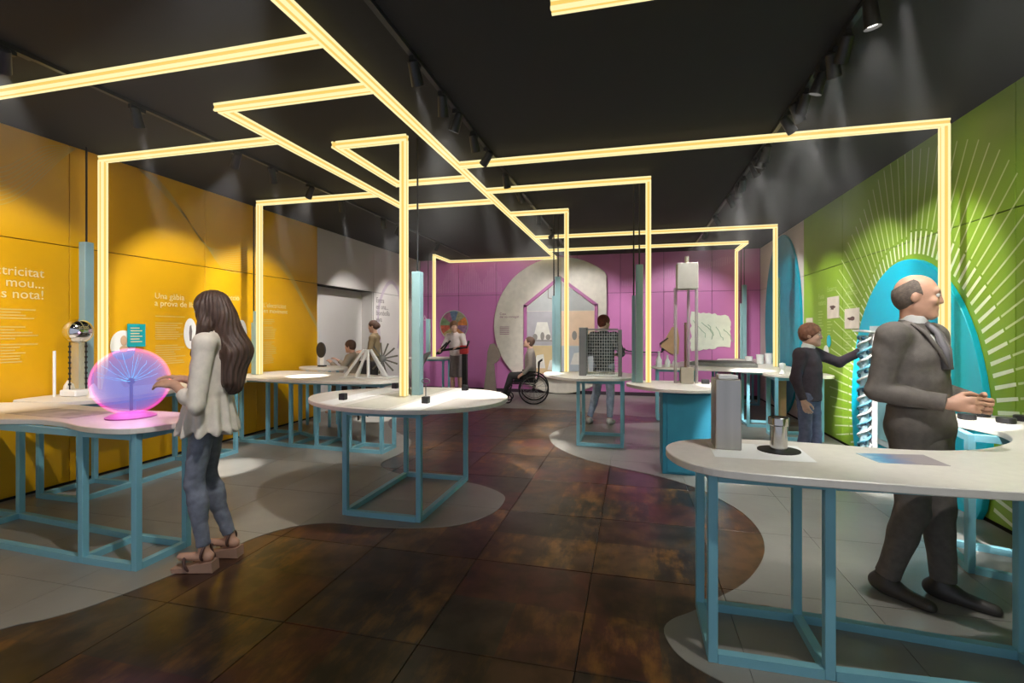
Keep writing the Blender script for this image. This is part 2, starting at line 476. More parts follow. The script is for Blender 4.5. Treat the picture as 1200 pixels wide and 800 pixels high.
for i in range(11):
    t = (i / 10 - 0.5) * 2
    L2.append([(4.25, 3.31), (4.5, 3.20 + 0.05 * t), (4.8, 2.95 + 0.02 * t), (5.1, 2.64 - 0.01 * t), (5.4, 2.47 + 0.12 * t), (5.75, 2.50 + 0.17 * t), (6.1, 2.66 + 0.14 * t),
               (6.4, 2.64 + 0.10 * t), (6.75, 2.36 + 0.06 * t), (7.1, 1.95 + 0.04 * t), (7.41, 1.60 + 0.05 * t)])
strands(wall_left, L2, 0.005, INKF, 'wave_line_print', fl_)
# drop-shaped outline print on the white wall
strands(wall_left, [[(9.6, 1.2), (9.5, 1.9), (9.75, 2.4), (10.1, 2.62), (10.45, 2.4), (10.6, 1.8), (10.4, 1.1)]], 0.09, mat('mauve_print', (186, 172, 184), 0.6), 'arch_print', lambda y, z: (XL + E_, y, z))
fb_ = lambda x, z: (x, YB - E_, z)
# waveform prints of upright strokes on the pink wall
WV = mat('pink_print', (214, 150, 196), 0.6)
b = MB(); r = random.Random(4)
for i in range(60):
    x = -5.3 + i * 0.036; h = 0.1 + 0.28 * abs(math.sin(i * 0.21)) * r.uniform(0.6, 1)
    b.quad([fb_(x, 2.47), fb_(x + 0.012, 2.47), fb_(x + 0.012, 2.47 + 2 * h), fb_(x, 2.47 + 2 * h)])
b.build('waveform_print', WV, wall_back)
b = MB()
for i in range(64):
    x = -0.25 + i * 0.038; z = 2.62 + i * 0.0075; h = 0.05 + 0.05 * abs(math.sin(i * 0.3))
    b.quad([fb_(x, z - h), fb_(x + 0.012, z - h), fb_(x + 0.012, z + h), fb_(x, z + h)])
b.build('waveform_print', WV, wall_back)
# sun rays round the arch on the green wall
AC, AZ, AA, AB = 5.73, 0.62, 1.20, 1.60                         # arch: centre Y, centre Z, half axes
RAY = mat('ray_print', (226, 236, 206), 0.55, var=0.02)
RAYF = mat('ray_print_thin', (204, 220, 164), 0.55, var=0.02)
fr_ = lambda y, z: (XR - E_, y, z)
NR = 70
def ray_strip(th, r0, r1, w, m, nm):
    dy, dz = -math.cos(th), math.sin(th)
    ey, ez = AC + dy * AA, AZ + dz * AB
    L = math.hypot(dy * AB, dz * AA); ny, nz = dy * AB / L, dz * AA / L      # outward normal of the ellipse
    ny, nz = (ny + dy) / 2, (nz + dz) / 2
    L = math.hypot(ny, nz); ny, nz = ny / L, nz / L
    z1 = ez + nz * r1
    if z1 > ZC - 0.01: r1 = (ZC - 0.01 - ez) / nz
    if ez + nz * r1 < 0.03: return
    if ez + nz * r0 < 0.03: return
    ty, tz = -nz * w / 2, ny * w / 2
    a, c = (ey + ny * r0, ez + nz * r0), (ey + ny * r1, ez + nz * r1)
    MB().add([fr_(a[0] - ty, a[1] - tz), fr_(a[0] + ty, a[1] + tz), fr_(c[0] + ty * 0.8, c[1] + tz * 0.8), fr_(c[0] - ty * 0.8, c[1] - tz * 0.8)], [(0, 1, 2, 3)]).build(nm, m, wall_right)
for i in range(NR):
    th = -0.42 + (PI + 0.84) * i / (NR - 1)
    k = 0.5 + 0.5 * math.sin(i * 0.55)
    ln = 0.74 + 0.30 * math.sin(th) + 0.10 * k
    near = math.cos(th) > 0                                       # the half nearer the entrance has broad stubs
    ray_strip(th, 0.05, 0.05 + (0.22 if near else 0.16), 0.034 if near else 0.024, RAY, 'sun_ray')
    ray_strip(th, 0.29 if near else 0.24, ln, 0.018, RAYF, 'sun_ray')

# teal arch and tall ellipse standing on the right wall
def ellipse(cy, cz, a, bb, zmin, zmax, n=56):
    P = []
    for i in range(n):
        t = 2 * PI * i / n
        P.append((cy + a * math.cos(t), min(max(cz + bb * math.sin(t), zmin), zmax)))
    out = []
    for p in P:
        if not out or abs(p[0] - out[-1][0]) + abs(p[1] - out[-1][1]) > 1e-4: out.append(p)
    return out
def wall_slab_right(P, t0, t1):                                   # outline in (y, z) on the right wall, proud by t0..t1
    b = MB().prism([(p[0], p[1]) for p in P], t0, t1, 0.004)
    b.v = [(XR - z, x, y) for x, y, z in b.v]
    b.f = [q[::-1] for q in b.f]
    b.f = [q[::-1] for q in b.f]
    return b
arch = thing('arch_display', 'cyan egg-shaped arch panel inside the white sun rays on the green wall', 'panel', (XR, AC, 0))
wall_slab_right(ellipse(AC, AZ, AA, AB, 0.006, 9), 0.003, 0.05).build('panel_board', ARCH, arch)
MB().bbox(XR - 0.065, XR - 0.05, 5.03, 6.42, 0.25, 1.56, 0.004).build('display_board', mat('display_pale', (206, 220, 222), 0.4), arch)
MB().bbox(XR - 0.072, XR - 0.065, 5.10, 6.35, 0.32, 1.49, 0.002).build('display_print', mat('display_tan', (150, 206, 214), 0.5, var=0.1, scale=3), arch)
arch2 = thing('oval_display', 'tall dark cyan oval panel on the white end of the right wall', 'panel', (XR, 9.98, 0))
wall_slab_right(ellipse(9.98, 1.62, 1.10, 1.66, 0.006, ZC - 0.01), 0.003, 0.04).build('panel_board', mat('oval_teal', (0, 150, 176), 0.45), arch2)

def poster(yc, zc, w, h, label, seed):
    t = thing('poster', label, 'poster', (XR, yc, zc))
    MB().bbox(XR - 0.012, XR - 0.003, yc - w / 2, yc + w / 2, zc - h / 2, zc + h / 2, 0.002).build('sheet', mat('poster_paper', (216, 206, 190), 0.6), t)
    b = MB(); r = random.Random(seed); P = []
    for i in range(14):
        a = 2 * PI * i / 14; q = r.uniform(0.55, 1.0)
        P.append((yc + math.cos(a) * w * 0.3 * q, zc + math.sin(a) * h * 0.13 * q))
    b.add([(XR - 0.0135, p[0], p[1]) for p in P], [tuple(range(14))]); b.build('picture', mat('poster_ink', (96, 74, 66), 0.7), t)
    return t
poster(7.63, 1.83, 0.40, 0.30, 'small cream poster with a dark sketch, beside the arch rays', 1)
poster(7.03, 1.66, 0.42, 0.26, 'wide cream poster touching the cyan arch edge on the green wall', 2)
poster(8.56, 1.57, 0.30, 0.28, 'dim cream poster beside the tall cyan oval panel', 3)
text(wall_right, "Fusta\nnatural", 0.11, (XR - E_, 8.2, 1.98), 'right', INKG)
text(wall_right, "Escuma", 0.11, (XR - E_, 7.86, 2.06), 'right', INKG)
text(wall_right, "Ones\nsonores", 0.11, (XR - E_, 7.24, 2.06), 'right', INKG)
b = MB(); r = random.Random(8)
for y, z, n in ((7.24, 1.86, 4), (7.86, 1.98, 14), (8.2, 1.80, 12), (7.24, 1.5, 12)):
    for i in range(n):
        w = r.uniform(0.12, 0.2) if n > 8 else r.uniform(0.25, 0.36)
        b.box(XR - E_, XR, y - w, y, z - i * 0.042 - 0.016, z - i * 0.042)
b.build('small_print', INKG, wall_right)
# little cyan and white bird-like sign
t = thing('wall_sign', 'little cyan and white sign on the green wall above the back table', 'sign', (XR, 7.85, 1.25))
MB().xf(Matrix()).add(*(lambda q: (q.v, q.f))(wall_slab_right([(7.78 + 0.07 * math.cos(a * PI / 8), 1.36 + 0.09 * math.sin(a * PI / 8)) for a in range(16)], 0.003, 0.012))).build('head_shape', ARCH, t)
MB().add(*(lambda q: (q.v, q.f))(wall_slab_right([(7.88 + 0.10 * math.cos(a * PI / 8), 1.18 + 0.12 * math.sin(a * PI / 8)) for a in range(16)], 0.003, 0.012))).build('body_shape', WHITEPL, t)

# signs on the yellow wall
def slab_left(P, t0, t1):
    b = MB().prism(P, t0, t1, 0.002); b.v = [(XL + z, x, y) for x, y, z in b.v]; return b
t = thing('wall_sign', 'teal square sign with white lines over the round portrait print', 'sign', (XL, 4.21, 1.45))
slab_left([(4.11, 1.33), (4.31, 1.33), (4.31, 1.58), (4.11, 1.58)], 0.022, 0.032).build('board', mat('sign_teal', (0, 158, 166), 0.5), t)
b = MB()
for i in range(6): b.box(XL + 0.032, XL + 0.0335, 4.14, 4.14 + (0.13 if i % 2 else 0.10), 1.53 - i * 0.03, 1.54 - i * 0.03)
b.build('small_print', INKW, t)
t = thing('portrait_print', 'round white portrait print with a teal collar beside the glowing tube', 'print', (XL, 4.07, 1.35))
slab_left([(4.08 + 0.135 * math.cos(a * PI / 16), 1.35 + 0.16 * math.sin(a * PI / 16)) for a in range(32)], 0.003, 0.012).build('disc', WHITEPL, t)
slab_left([(4.08 + 0.125 * math.cos(a * PI / 16), 1.29 + 0.10 * math.sin(a * PI / 16)) for a in range(16, 33)], 0.012, 0.016).build('collar', mat('sign_cyan', (60, 176, 196), 0.5), t)
slab_left([(4.08 + 0.035 * math.cos(a * PI / 8), 1.40 + 0.055 * math.sin(a * PI / 8)) for a in range(16)], 0.0165, 0.020).build('face', mat('print_skin', (206, 170, 140), 0.6), t)
slab_left([(4.08 + 0.045 * math.cos(a * PI / 8), 1.31 + 0.035 * math.sin(a * PI / 8)) for a in range(16)], 0.0165, 0.0195).build('neck', mat('print_skin', (206, 170, 140), 0.6), t)
for (yc, lab) in ((4.90, 'white oval label with an upright dark figure before the young woman'), (5.72, 'white oval label with a dark figure near the second glowing tube')):
    t = thing('oval_label', lab, 'label', (XL, yc, 1.47))
    slab_left([(yc + 0.09 * math.cos(a * PI / 16), 1.47 + 0.19 * math.sin(a * PI / 16)) for a in range(32)], 0.003, 0.012).build('board', WHITEPL, t)
    slab_left([(yc - 0.012, 1.38), (yc + 0.012, 1.38), (yc + 0.022, 1.5), (yc + 0.008, 1.58), (yc - 0.012, 1.56), (yc - 0.02, 1.48)], 0.012, 0.0145).build('figure_mark', INKD, t)

# ------------------------------------------------------------------ back wall display: white disc, house, wheel, map
def slab_back(P, t0, t1, ch=0.004):
    b = MB().prism(P, t0, t1, ch); b.v = [(x, YB - z, y) for x, y, z in b.v]; b.f = [q[::-1] for q in b.f]; b.f = [q[::-1] for q in b.f]; return b
disc = thing('house_display', 'big white disc display with a pink outlined house on the pink wall', 'display', (-1.72, YB, 0))
P = []
for i in range(72):
    a = 2 * PI * i / 72; P.append((min(-1.70 + 1.64 * math.cos(a), -0.60), min(max(1.64 + 1.63 * math.sin(a), 0.006), ZC - 0.01)))
slab_back(P, 0.001, 0.10, 0.01).build('disc_board', mat('disc_white', (214, 206, 194), 0.5), disc)
HX0, HX1, HXM, HZ0, HZE, HZA = -2.54, -0.84, -1.70, 0.42, 2.12, 2.78
OUT = mat('house_outline', (176, 104, 156), 0.5)
def bar_back(p, q, w, t0, t1, m, nm, par):
    p, q = Vector(p), Vector(q); d = (q - p).normalized(); n = Vector((-d.y, d.x)) * w / 2; e = d * w * 0.35
    return slab_back([tuple(p - n - e), tuple(q - n + e), tuple(q + n + e), tuple(p + n - e)], t0, t1, 0.003).build(nm, m, par)
for p, q in (((HX0, HZ0), (HX0, HZE)), ((HX0, HZE), (HXM, HZA)), ((HXM, HZA), (HX1, HZE)), ((HX1, HZE), (HX1, HZ0))):
    bar_back(p, q, 0.075, 0.10, 0.15, OUT, 'house_outline', disc)
MB().box(HX0 - 0.35, HX1 + 0.3, YB - 0.22, YB - 0.10, 0.40, 0.48).build('shelf', mat('shelf_pink', (214, 150, 180), 0.5), disc)
cells = [([(HX0 + .04, 1.16), (HXM, 1.16), (HXM, 1.98), (HX0 + .04, 1.98)], (176, 172, 178), 'picture_panel'), ([(HXM, 1.16), (HX1 - .04, 1.16), (HX1 - .04, 1.98), (HXM, 1.98)], (226, 196, 168), 'picture_panel'),
         ([(HX0 + .04, 0.48), (HXM, 0.48), (HXM, 1.15), (HX0 + .04, 1.15)], (206, 182, 138), 'picture_panel'), ([(HXM, 0.48), (HX1 - .04, 0.48), (HX1 - .04, 1.15), (HXM, 1.15)], (180, 188, 196), 'picture_panel'),
         ([(HX0 + .05, 1.99), (HX1 - .05, 1.99), (HX1 - .06, 2.10), (HXM, HZA - 0.07), (HX0 + .06, 2.10)], (178, 180, 180), 'picture_panel')]
for i, (P, c, nm) in enumerate(cells):
    slab_back(P, 0.10, 0.106, 0.001).build(nm, mat('house_cell_%d' % i, c, 0.6, var=0.05, scale=4), disc)
PR = mat('sketch_grey', (146, 140, 136), 0.7); PW = mat('sketch_white', (224, 220, 212), 0.7)
slab_back([(-2.35, 1.3), (-1.9, 1.3), (-2.0, 1.72), (-2.25, 1.72)], 0.106, 0.110, 0.001).build('lamp_sketch', PW, disc)
for x, z, w, h in ((-2.30, 1.36, .12, .16), (-2.12, 1.38, .1, .2), (-1.98, 1.36, .12, .14), (-1.35, 1.40, .12, .22), (-1.2, 1.36, .1, .16)):
    slab_back([(x + w / 2 * math.cos(a * PI / 6), z + h / 2 * math.sin(a * PI / 6)) for a in range(12)], 0.111, 0.114, 0.001).build('figure_sketch', PR, disc)
MB().box(-2.4, -1.85, YB - 0.115, YB - 0.106, 1.26, 1.285).build('ground_line', PR, disc)
for x, z, w, h in ((-2.2, .78, .3, .34), (-1.9, .7, .2, .26), (-1.3, .86, .3, .3), (-1.1, .66, .2, .2)):
    slab_back([(x - w / 2, z - h / 2), (x + w / 2, z - h / 2), (x + w / 2 * .7, z + h / 2), (x - w / 2 * .4, z + h / 2 * .8)], 0.106, 0.109, 0.001).build('shape_sketch', PW, disc)
bar_back((-1.98, 2.30), (-1.98, 2.55), 0.025, 0.107, 0.11, PR, 'hook_sketch', disc); bar_back((-1.98, 2.30), (-1.90, 2.28), 0.025, 0.107, 0.11, PR, 'hook_sketch', disc)
o = text(disc, "Casa\ndel so conegut", 0.082, (0, 0, 0), 'back', mat('mauve_ink', (140, 84, 112), 0.6)); o.location = (-3.19 + 1.72, -0.102, 1.90)
b = MB()
for i in range(6): b.box(-3.19, -2.95, YB - 0.102, YB - 0.10, 1.60 - i * 0.035, 1.612 - i * 0.035)
b.build('small_print', mat('mauve_ink', (140, 84, 112), 0.6), disc)

wheel = thing('colour_wheel', 'round colour wheel of muted segments on the pink wall', 'wheel', (-4.42, YB, 1.65))
cw = [(206, 122, 60), (150, 150, 120), (96, 120, 150), (160, 96, 128), (120, 150, 110), (196, 92, 70), (176, 160, 110), (104, 132, 140), (200, 140, 90), (150, 110, 150)]
for i in range(10):
    a0, a1 = 2 * PI * i / 10, 2 * PI * (i + 1) / 10
    P = [(-4.42, 1.65)] + [(-4.42 + 0.37 * math.cos(a0 + (a1 - a0) * k / 6), 1.65 + 0.37 * math.sin(a0 + (a1 - a0) * k / 6)) for k in range(7)]
    slab_back(P, 0.002, 0.02, 0).build('segment', mat('wheel_%d' % i, cw[i], 0.5, var=0.25, scale=14), wheel)
MB().tube([(-4.42 + 0.375 * math.cos(2 * PI * i / 40), YB - 0.022, 1.65 + 0.375 * math.sin(2 * PI * i / 40)) for i in range(40)], 0.012, 6, closed=True).build('rim', mat('rim_grey', (176, 176, 172), 0.4), wheel)

rmap = random.Random(3)
mp_t = thing('wall_map', 'pale mint map panel with ragged edges on the pink wall', 'map', (1.68, YB, 1.5))
P = []
for i in range(46):
    a = 2 * PI * i / 46
    sx, sz = math.cos(a), math.sin(a); k = 1 / max(abs(sx) ** 1.0, abs(sz) ** 1.0) * 0.93 + rmap.uniform(-0.06, 0.06)
    P.append((1.68 + 0.45 * sx * k, 1.50 + (0.42 + 0.07 * sx * -1) * sz * k))
slab_back(P, 0.002, 0.015, 0.002).build('map_board', mat('map_mint', (226, 230, 214), 0.6, var=0.04), mp_t)
for k in range(5):
    L = [(1.3 + 0.16 * k + 0.03 * rmap.random(), 1.75 - 0.05 * k)]
    for j in range(5): L.append((L[-1][0] + rmap.uniform(-0.02, 0.08), L[-1][1] - rmap.uniform(0.02, 0.10)))
    MB().tube([(p[0], YB - 0.017, p[1]) for p in L], 0.008, 5).build('river_line', mat('map_line', (150, 176, 150), 0.6), mp_t)
t = thing('wall_rail', 'thin black handrail on the pink wall', 'rail', (0.22, YB, 1.05))
MB().tube([(-0.21, YB - 0.01, 1.10), (-0.20, YB - 0.06, 1.07), (-0.10, YB - 0.07, 1.04), (0.2, YB - 0.07, 1.02), (0.55, YB - 0.07, 1.02), (0.64, YB - 0.06, 1.03), (0.66, YB - 0.01, 1.06)], 0.014, 8).build('bar', BLACK, t, True)
for x in (-0.21, 0.66): MB().cyl((x, YB - 0.012, 1.08), (x, YB, 1.08), 0.035).build('mount', BLACK, t)
text(wall_back, "A", 0.28, (-5.32, YB - E_, 1.72), 'back', mat('pink_white', (226, 200, 220), 0.6))

# ------------------------------------------------------------------ track spotlights
def track(x, y0, y1, label):
    t = thing('lighting_track', label, 'lighting track', (x, (y0 + y1) / 2, ZC))
    MB().box(x - 0.018, x + 0.018, y0, y1, ZC - 0.028, ZC).build('rail', BLACK, t)
    for i in range(int((y1 - y0) / 1.5) + 1):
        y = y0 + 0.3 + i * 1.5
        if y < y1: MB().box(x - 0.026, x + 0.026, y - 0.05, y + 0.05, ZC - 0.034, ZC - 0.0285).build('clip', BLACK, t)
LENS = emit('lamp_lens', (255, 250, 240), 9.0)
def spot(x, y, target, watts, angle, label, group, blend=0.55, col=(1.0, 0.975, 0.94)):
    p = Vector((x, y, ZC - 0.115)); d = (Vector(target) - p).normalized()
    t = thing('track_spotlight', label, 'spotlight', (x, y, ZC - 0.035), group=group)
    MB().box(x - 0.016, x + 0.016, y - 0.06, y + 0.06, ZC - 0.06, ZC - 0.0285).build('adapter', BLACK, t)
    MB().cyl((x, y, ZC - 0.058), p, 0.009).build('stem', BLACK, t)
    a, e = p - d * 0.07, p + d * 0.075
    body = MB().cyl(a, e, 0.034, 0.042, 18, caps=False).cyl(a - d * 0.012, a, 0.022, 0.034, 18).build('lamp_head', BLACK, t); sharp(body)
    MB().cyl(e - d * 0.022, e - d * 0.018, 0.036, 0.036, 18).build('lens', LENS, t)
    ld = bpy.data.lights.new('spot_beam', 'SPOT'); ld.energy = watts * SPOT_W; ld.spot_size = math.radians(angle); ld.spot_blend = blend
    ld.color = col; ld.shadow_soft_size = 0.03
    lo = bpy.data.objects.new('spot_beam', ld); COL.objects.link(lo); lo.parent = t
    lo.location = (e + d * 0.005) - Vector(t.location); lo.rotation_euler = d.to_track_quat('-Z', 'Y').to_euler()
track(-3.85, 0.5, 11.2, 'black lighting track on the ceiling along the yellow wall side')
track(-1.40, 0.5, 11.2, 'black lighting track on the ceiling beside the long glowing tube')
track(1.24, 0.5, 11.2, 'black lighting track on the ceiling along the green wall side')
gl, gm, gr = 'spotlights along the yellow wall', 'spotlights on the middle track', 'spotlights along the green wall'
W1, W2, W3 = 162, 155, 150                    # floods; the narrow beams that show in the haze come after
for y, tgt, w, lab in ((1.2, (XL, 1.9, 1.7), W1, 'black track spotlight washing the yellow wall nearest the entrance'), (2.2, (XL, 3.0, 1.6), W1, 'black track spotlight washing the electricity text on the yellow wall'),
                       (4.05, (XL, 4.9, 1.5), W1, 'black track spotlight washing the oval labels on the yellow wall'), (5.2, (XL, 6.0, 1.5), W1, 'black track spotlight washing the yellow wall at the long table'),
                       (7.5, (XL, 8.6, 1.2), W1, 'black track spotlight washing the niche in the white wall'), (9.2, (XL, 10.3, 1.3), W1, 'black track spotlight washing the white wall beside the far corner')):
    spot(-3.85, y, tgt, w, 64, lab, gl)
for y, tgt, w, a, lab in ((1.6, (-3.6, 2.5, 0.9), W2, 62, 'black track spotlight aimed at the plasma globe table'), (3.45, (-1.8, 5.2, 0), W2, 66, 'black track spotlight aimed at the rusty tile path'),
                          (3.75, (-2.4, 4.1, 0.9), W2, 58, 'black track spotlight aimed at the round table'), (4.60, (-3.8, 5.9, 0.9), W2, 60, 'black track spotlight aimed at the long table with the branching stand'),
                          (6.05, (-0.5, 6.9, 0.9), W2, 60, 'black track spotlight aimed at the wire cage'), (7.3, (-1.9, 9.6, 0.2), W2, 62, 'black track spotlight aimed at the wheelchair'),
                          (8.55, (-3.6, YB, 1.3), 195, 72, 'black track spotlight aimed at the colour wheel wall'), (9.25, (-1.2, YB, 1.4), 195, 72, 'black track spotlight aimed at the white disc display')):
    spot(-1.40, y, tgt, w, a, lab, gm)
for y, tgt, w, a, lab in ((1.9, (XR, 3.6, 1.7), W3, 66, 'black track spotlight washing the green wall behind the entrance'), (4.45, (XR, 5.4, 1.5), W3, 64, 'black track spotlight washing the cyan arch'),
                          (5.45, (XR, 6.6, 1.5), W3, 64, 'black track spotlight washing the rays beside the arch'), (6.9, (XR, 8.1, 1.2), W3, 64, 'black track spotlight washing the posters'), (8.0, (XR, 9.9, 1.3), W3, 66, 'black track spotlight washing the tall cyan oval')):
    spot(1.24, y, tgt, w, a, lab, gr)
for y, tgt, w, a, lab in ((1.5, (1.1, 2.5, 0.9), 120, 66, 'black track spotlight aimed at the steel box on the C-shaped table'), (3.0, (1.6, 3.3, 0.9), 125, 66, 'black track spotlight aimed at the man in the suit'), (3.75, (0.3, 4.6, 0), W2, 62, 'black track spotlight aimed at the curved floor edge'),
                          (5.3, (0.5, 5.9, 0.9), W2, 60, 'black track spotlight aimed at the weight tower'), (6.15, (1.2, 8.6, 0.9), W2, 60, 'black track spotlight aimed at the long back table'), (9.2, (1.0, YB, 1.3), 195, 74, 'black track spotlight aimed at the mint map')):
    spot(1.24, y, tgt, w, a, lab, 'downward spotlights on the green side track')
NB = 'narrow beam spotlights'
for x, y, tgt, lab in ((-3.85, 3.05, (-4.35, 4.4, 0), 'narrow beam spotlight above the yellow wall table'), (-3.85, 4.56, (-4.4, 6.1, 0), 'narrow beam spotlight above the oval labels'), (-3.85, 5.86, (-4.3, 7.6, 0), 'narrow beam spotlight above the long table end'),
                       (-3.85, 7.0, (-4.2, 8.9, 0), 'narrow beam spotlight above the wall niche'), (-1.40, 2.97, (-1.35, 5.0, 0), 'narrow beam spotlight beside the long tube, nearest the entrance'), (-1.40, 4.2, (-1.2, 6.2, 0), 'narrow beam spotlight over the tile path before the arch tube'),
                       (-1.40, 5.35, (-1.2, 7.4, 0), 'narrow beam spotlight over the tile path beyond the arch tube'), (1.24, 2.71, (2.3, 4.1, 0.4), 'narrow beam spotlight tipped at the green wall nearest the entrance'), (1.24, 3.34, (0.95, 5.6, 0), 'narrow beam spotlight pointing down the room from the green side track'),
                       (1.24, 3.52, (2.3, 5.2, 0.4), 'narrow beam spotlight tipped at the green wall before the arch'), (1.24, 4.06, (0.9, 6.4, 0), 'narrow beam spotlight pointing down the room before the arch tube'), (1.24, 4.22, (2.62, 5.35, 0.7), 'narrow beam spotlight tipped at the cyan arch'),
                       (1.24, 5.12, (0.9, 7.6, 0), 'narrow beam spotlight pointing down the room beyond the arch tube'), (1.24, 5.6, (2.66, 7.0, 0.9), 'narrow beam spotlight tipped at the posters'), (1.24, 6.41, (1.9, 8.6, 0.4), 'narrow beam spotlight tipped at the green wall table')):
    spot(x, y, tgt, 1000, 14, lab, NB, blend=0.6)

# ------------------------------------------------------------------ glowing tube frames under the ceiling
TW = 0.060
def tube_seg(parent, a, b):
    a, b = Vector(a), Vector(b); ax = max(range(3), key=lambda i: abs(b[i] - a[i]))
    lo = [min(a[i], b[i]) for i in range(3)]; hi = [max(a[i], b[i]) for i in range(3)]
    h = TW / 2; m = MB(); e = 0.017; ins = 0.006
    l2 = [lo[i] - (h if i != ax else h) for i in range(3)]; h2 = [hi[i] + h for i in range(3)]
    l3 = [l2[i] + (ins if i != ax else 0.001) for i in range(3)]; h3 = [h2[i] - (ins if i != ax else 0.001) for i in range(3)]
    m.box(l3[0], h3[0], l3[1], h3[1], l3[2], h3[2], 0)
    u, w = [i for i in range(3) if i != ax]
    for su in (0, 1):
        for sw in (0, 1):
            c0, c1 = list(l2), list(h2)
            if su: c0[u] = h2[u] - e
            else: c1[u] = l2[u] + e
            if sw: c0[w] = h2[w] - e
            else: c1[w] = l2[w] + e
            m.box(c0[0], c1[0], c0[1], c1[1], c0[2], c1[2], 1)
    m.build('tube_segment', [TUBE_CORE, TUBE_EDGE], parent)
def light_frame(label, pts, loc=None):
    t = thing('light_tube', label, 'light', loc or (pts[0][0], pts[0][1], ZL))
    n = len(pts); h = TW + 0.0015
    for i in range(n - 1):
        a, b = Vector(pts[i]), Vector(pts[i + 1]); d = (b - a).normalized()
        if i > 0: a = a + d * h                                   # butt joints, corner belongs to the earlier run
        tube_seg(t, a, b)
    return t
MX = -1.80
j = TW + 0.002
light_frame('long glowing ceiling tube running the whole room above the tile path', [(MX, -0.3, ZL), (MX, 11.42, ZL)])
light_frame('glowing ceiling tube crossing to the yellow wall nearest the entrance', [(MX - j, 2.56, ZL), (-5.26, 2.56, ZL), (-5.26, 2.56, ZT + 0.045)])
light_frame('glowing ceiling loop that both yellow-wall tubes branch from', [(MX - j, 3.15, ZL), (-3.15, 3.15, ZL), (-3.15, 6.30, ZL), (MX - j, 6.30, ZL)])
light_frame('glowing tube running down the yellow wall beside the metal sphere', [(-3.15 - j, 3.80, ZL), (-5.24, 3.80, ZL), (-5.24, 3.80, ZT + 0.042)])
light_frame('glowing tube dropping onto the long table at the yellow wall end', [(-3.15 - j, 5.62, ZL), (-4.96, 5.62, ZL), (-4.96, 5.62, ZT + 0.042)])
light_frame('glowing loop and upright tube standing on the round table', [(MX - j, 5.28, ZL), (-2.72, 5.28, ZL), (-2.72, 4.05, ZL), (-2.02, 4.05, ZL), (-2.02, 4.05, ZT + 0.042)])
light_frame('glowing tube crossing to the green wall and down before the arch', [(MX + j, 4.85, ZL), (2.54, 4.85, ZL), (2.54, 4.85, ZT + 0.03)])
MB().box(2.53, XR - 0.052, 4.83, 4.87, ZT + 0.0, ZT - 0.01 + 0.004).build('wall_bracket', GREYMET, bpy.data.objects['light_tube.006'])
light_frame('glowing tube standing on the table with the teal cabinet', [(MX + j, 5.82, ZL), (0.17, 5.82, ZL), (0.17, 5.82, ZT + 0.042)])
light_frame('glowing tube standing on the small table with the wire cage', [(MX + j, 7.05, ZL), (-0.94, 7.05, ZL), (-0.94, 7.05, ZT + 0.042)])
light_frame('glowing tube standing before the tall cyan oval panel', [(MX + j, 8.93, ZL), (2.30, 8.93, ZL), (2.30, 8.93, ZT + 0.042)])
light_frame('glowing tube running to the far corner beside the mint map', [(MX + j, 10.42, ZL), (2.17, 10.42, ZL), (2.17, 11.40, ZL), (2.17, 11.40, ZT + 0.042)])
light_frame('glowing tube down to the table beside the colour wheel', [(MX, 11.50, ZL), (-4.47, 11.50, ZL), (-4.47, 10.49, ZL), (-4.47, 10.49, ZT + 0.042)])
light_frame('short glowing tube end hanging alone on the black ceiling above the tile path', [(-0.40, 2.60, ZL), (2.40, 2.60, ZL)])

# ------------------------------------------------------------------ teal posts with cables beside the upright tubes
def post(x, y, ztop, label, zshort=None, z0=ZT, s=0.042, dx=-0.065):
    t = thing('cable_post', label, 'post', (x, y, z0), group=None)
    MB().bbox(x - s, x + s, y - s, y + s, z0 + 0.002, ztop, 0.004).build('post', POLE, t)
    if zshort:
        MB().bbox(x - s - 0.044, x - s - 0.002, y - s * 0.6, y + s * 0.6, z0 + 0.002, zshort, 0.003).build('side_post', POLE, t)
        MB().cyl((x - s - 0.022, y, zshort), (x - s - 0.022, y, ZC), 0.009, n=8).build('cable', BLACK, t)
    MB().cyl((x, y, ztop), (x, y, ZC), 0.009, n=8).build('cable', BLACK, t)
post(-5.26, 3.66, 2.38, 'teal cable post on the yellow wall table behind the metal sphere')
post(-5.06, 5.70, 1.78, 'teal cable post at the yellow end of the long table', 1.62)
post(-1.975, 4.24, 2.06, 'teal cable post on the round table')
post(-4.60, 10.45, 1.78, 'teal cable post on the small table before the colour wheel')
post(-1.07, 7.10, 2.30, 'teal cable post before the white disc display', 2.02)
post(0.07, 5.90, 2.28, 'teal cable post on the table with the teal cabinet', 1.92)
post(2.36, 9.08, 2.40, 'pale cable post before the tall cyan oval panel')
post(2.33, 11.42, 2.50, 'teal cable post in the far corner beside the mint map', 2.1)

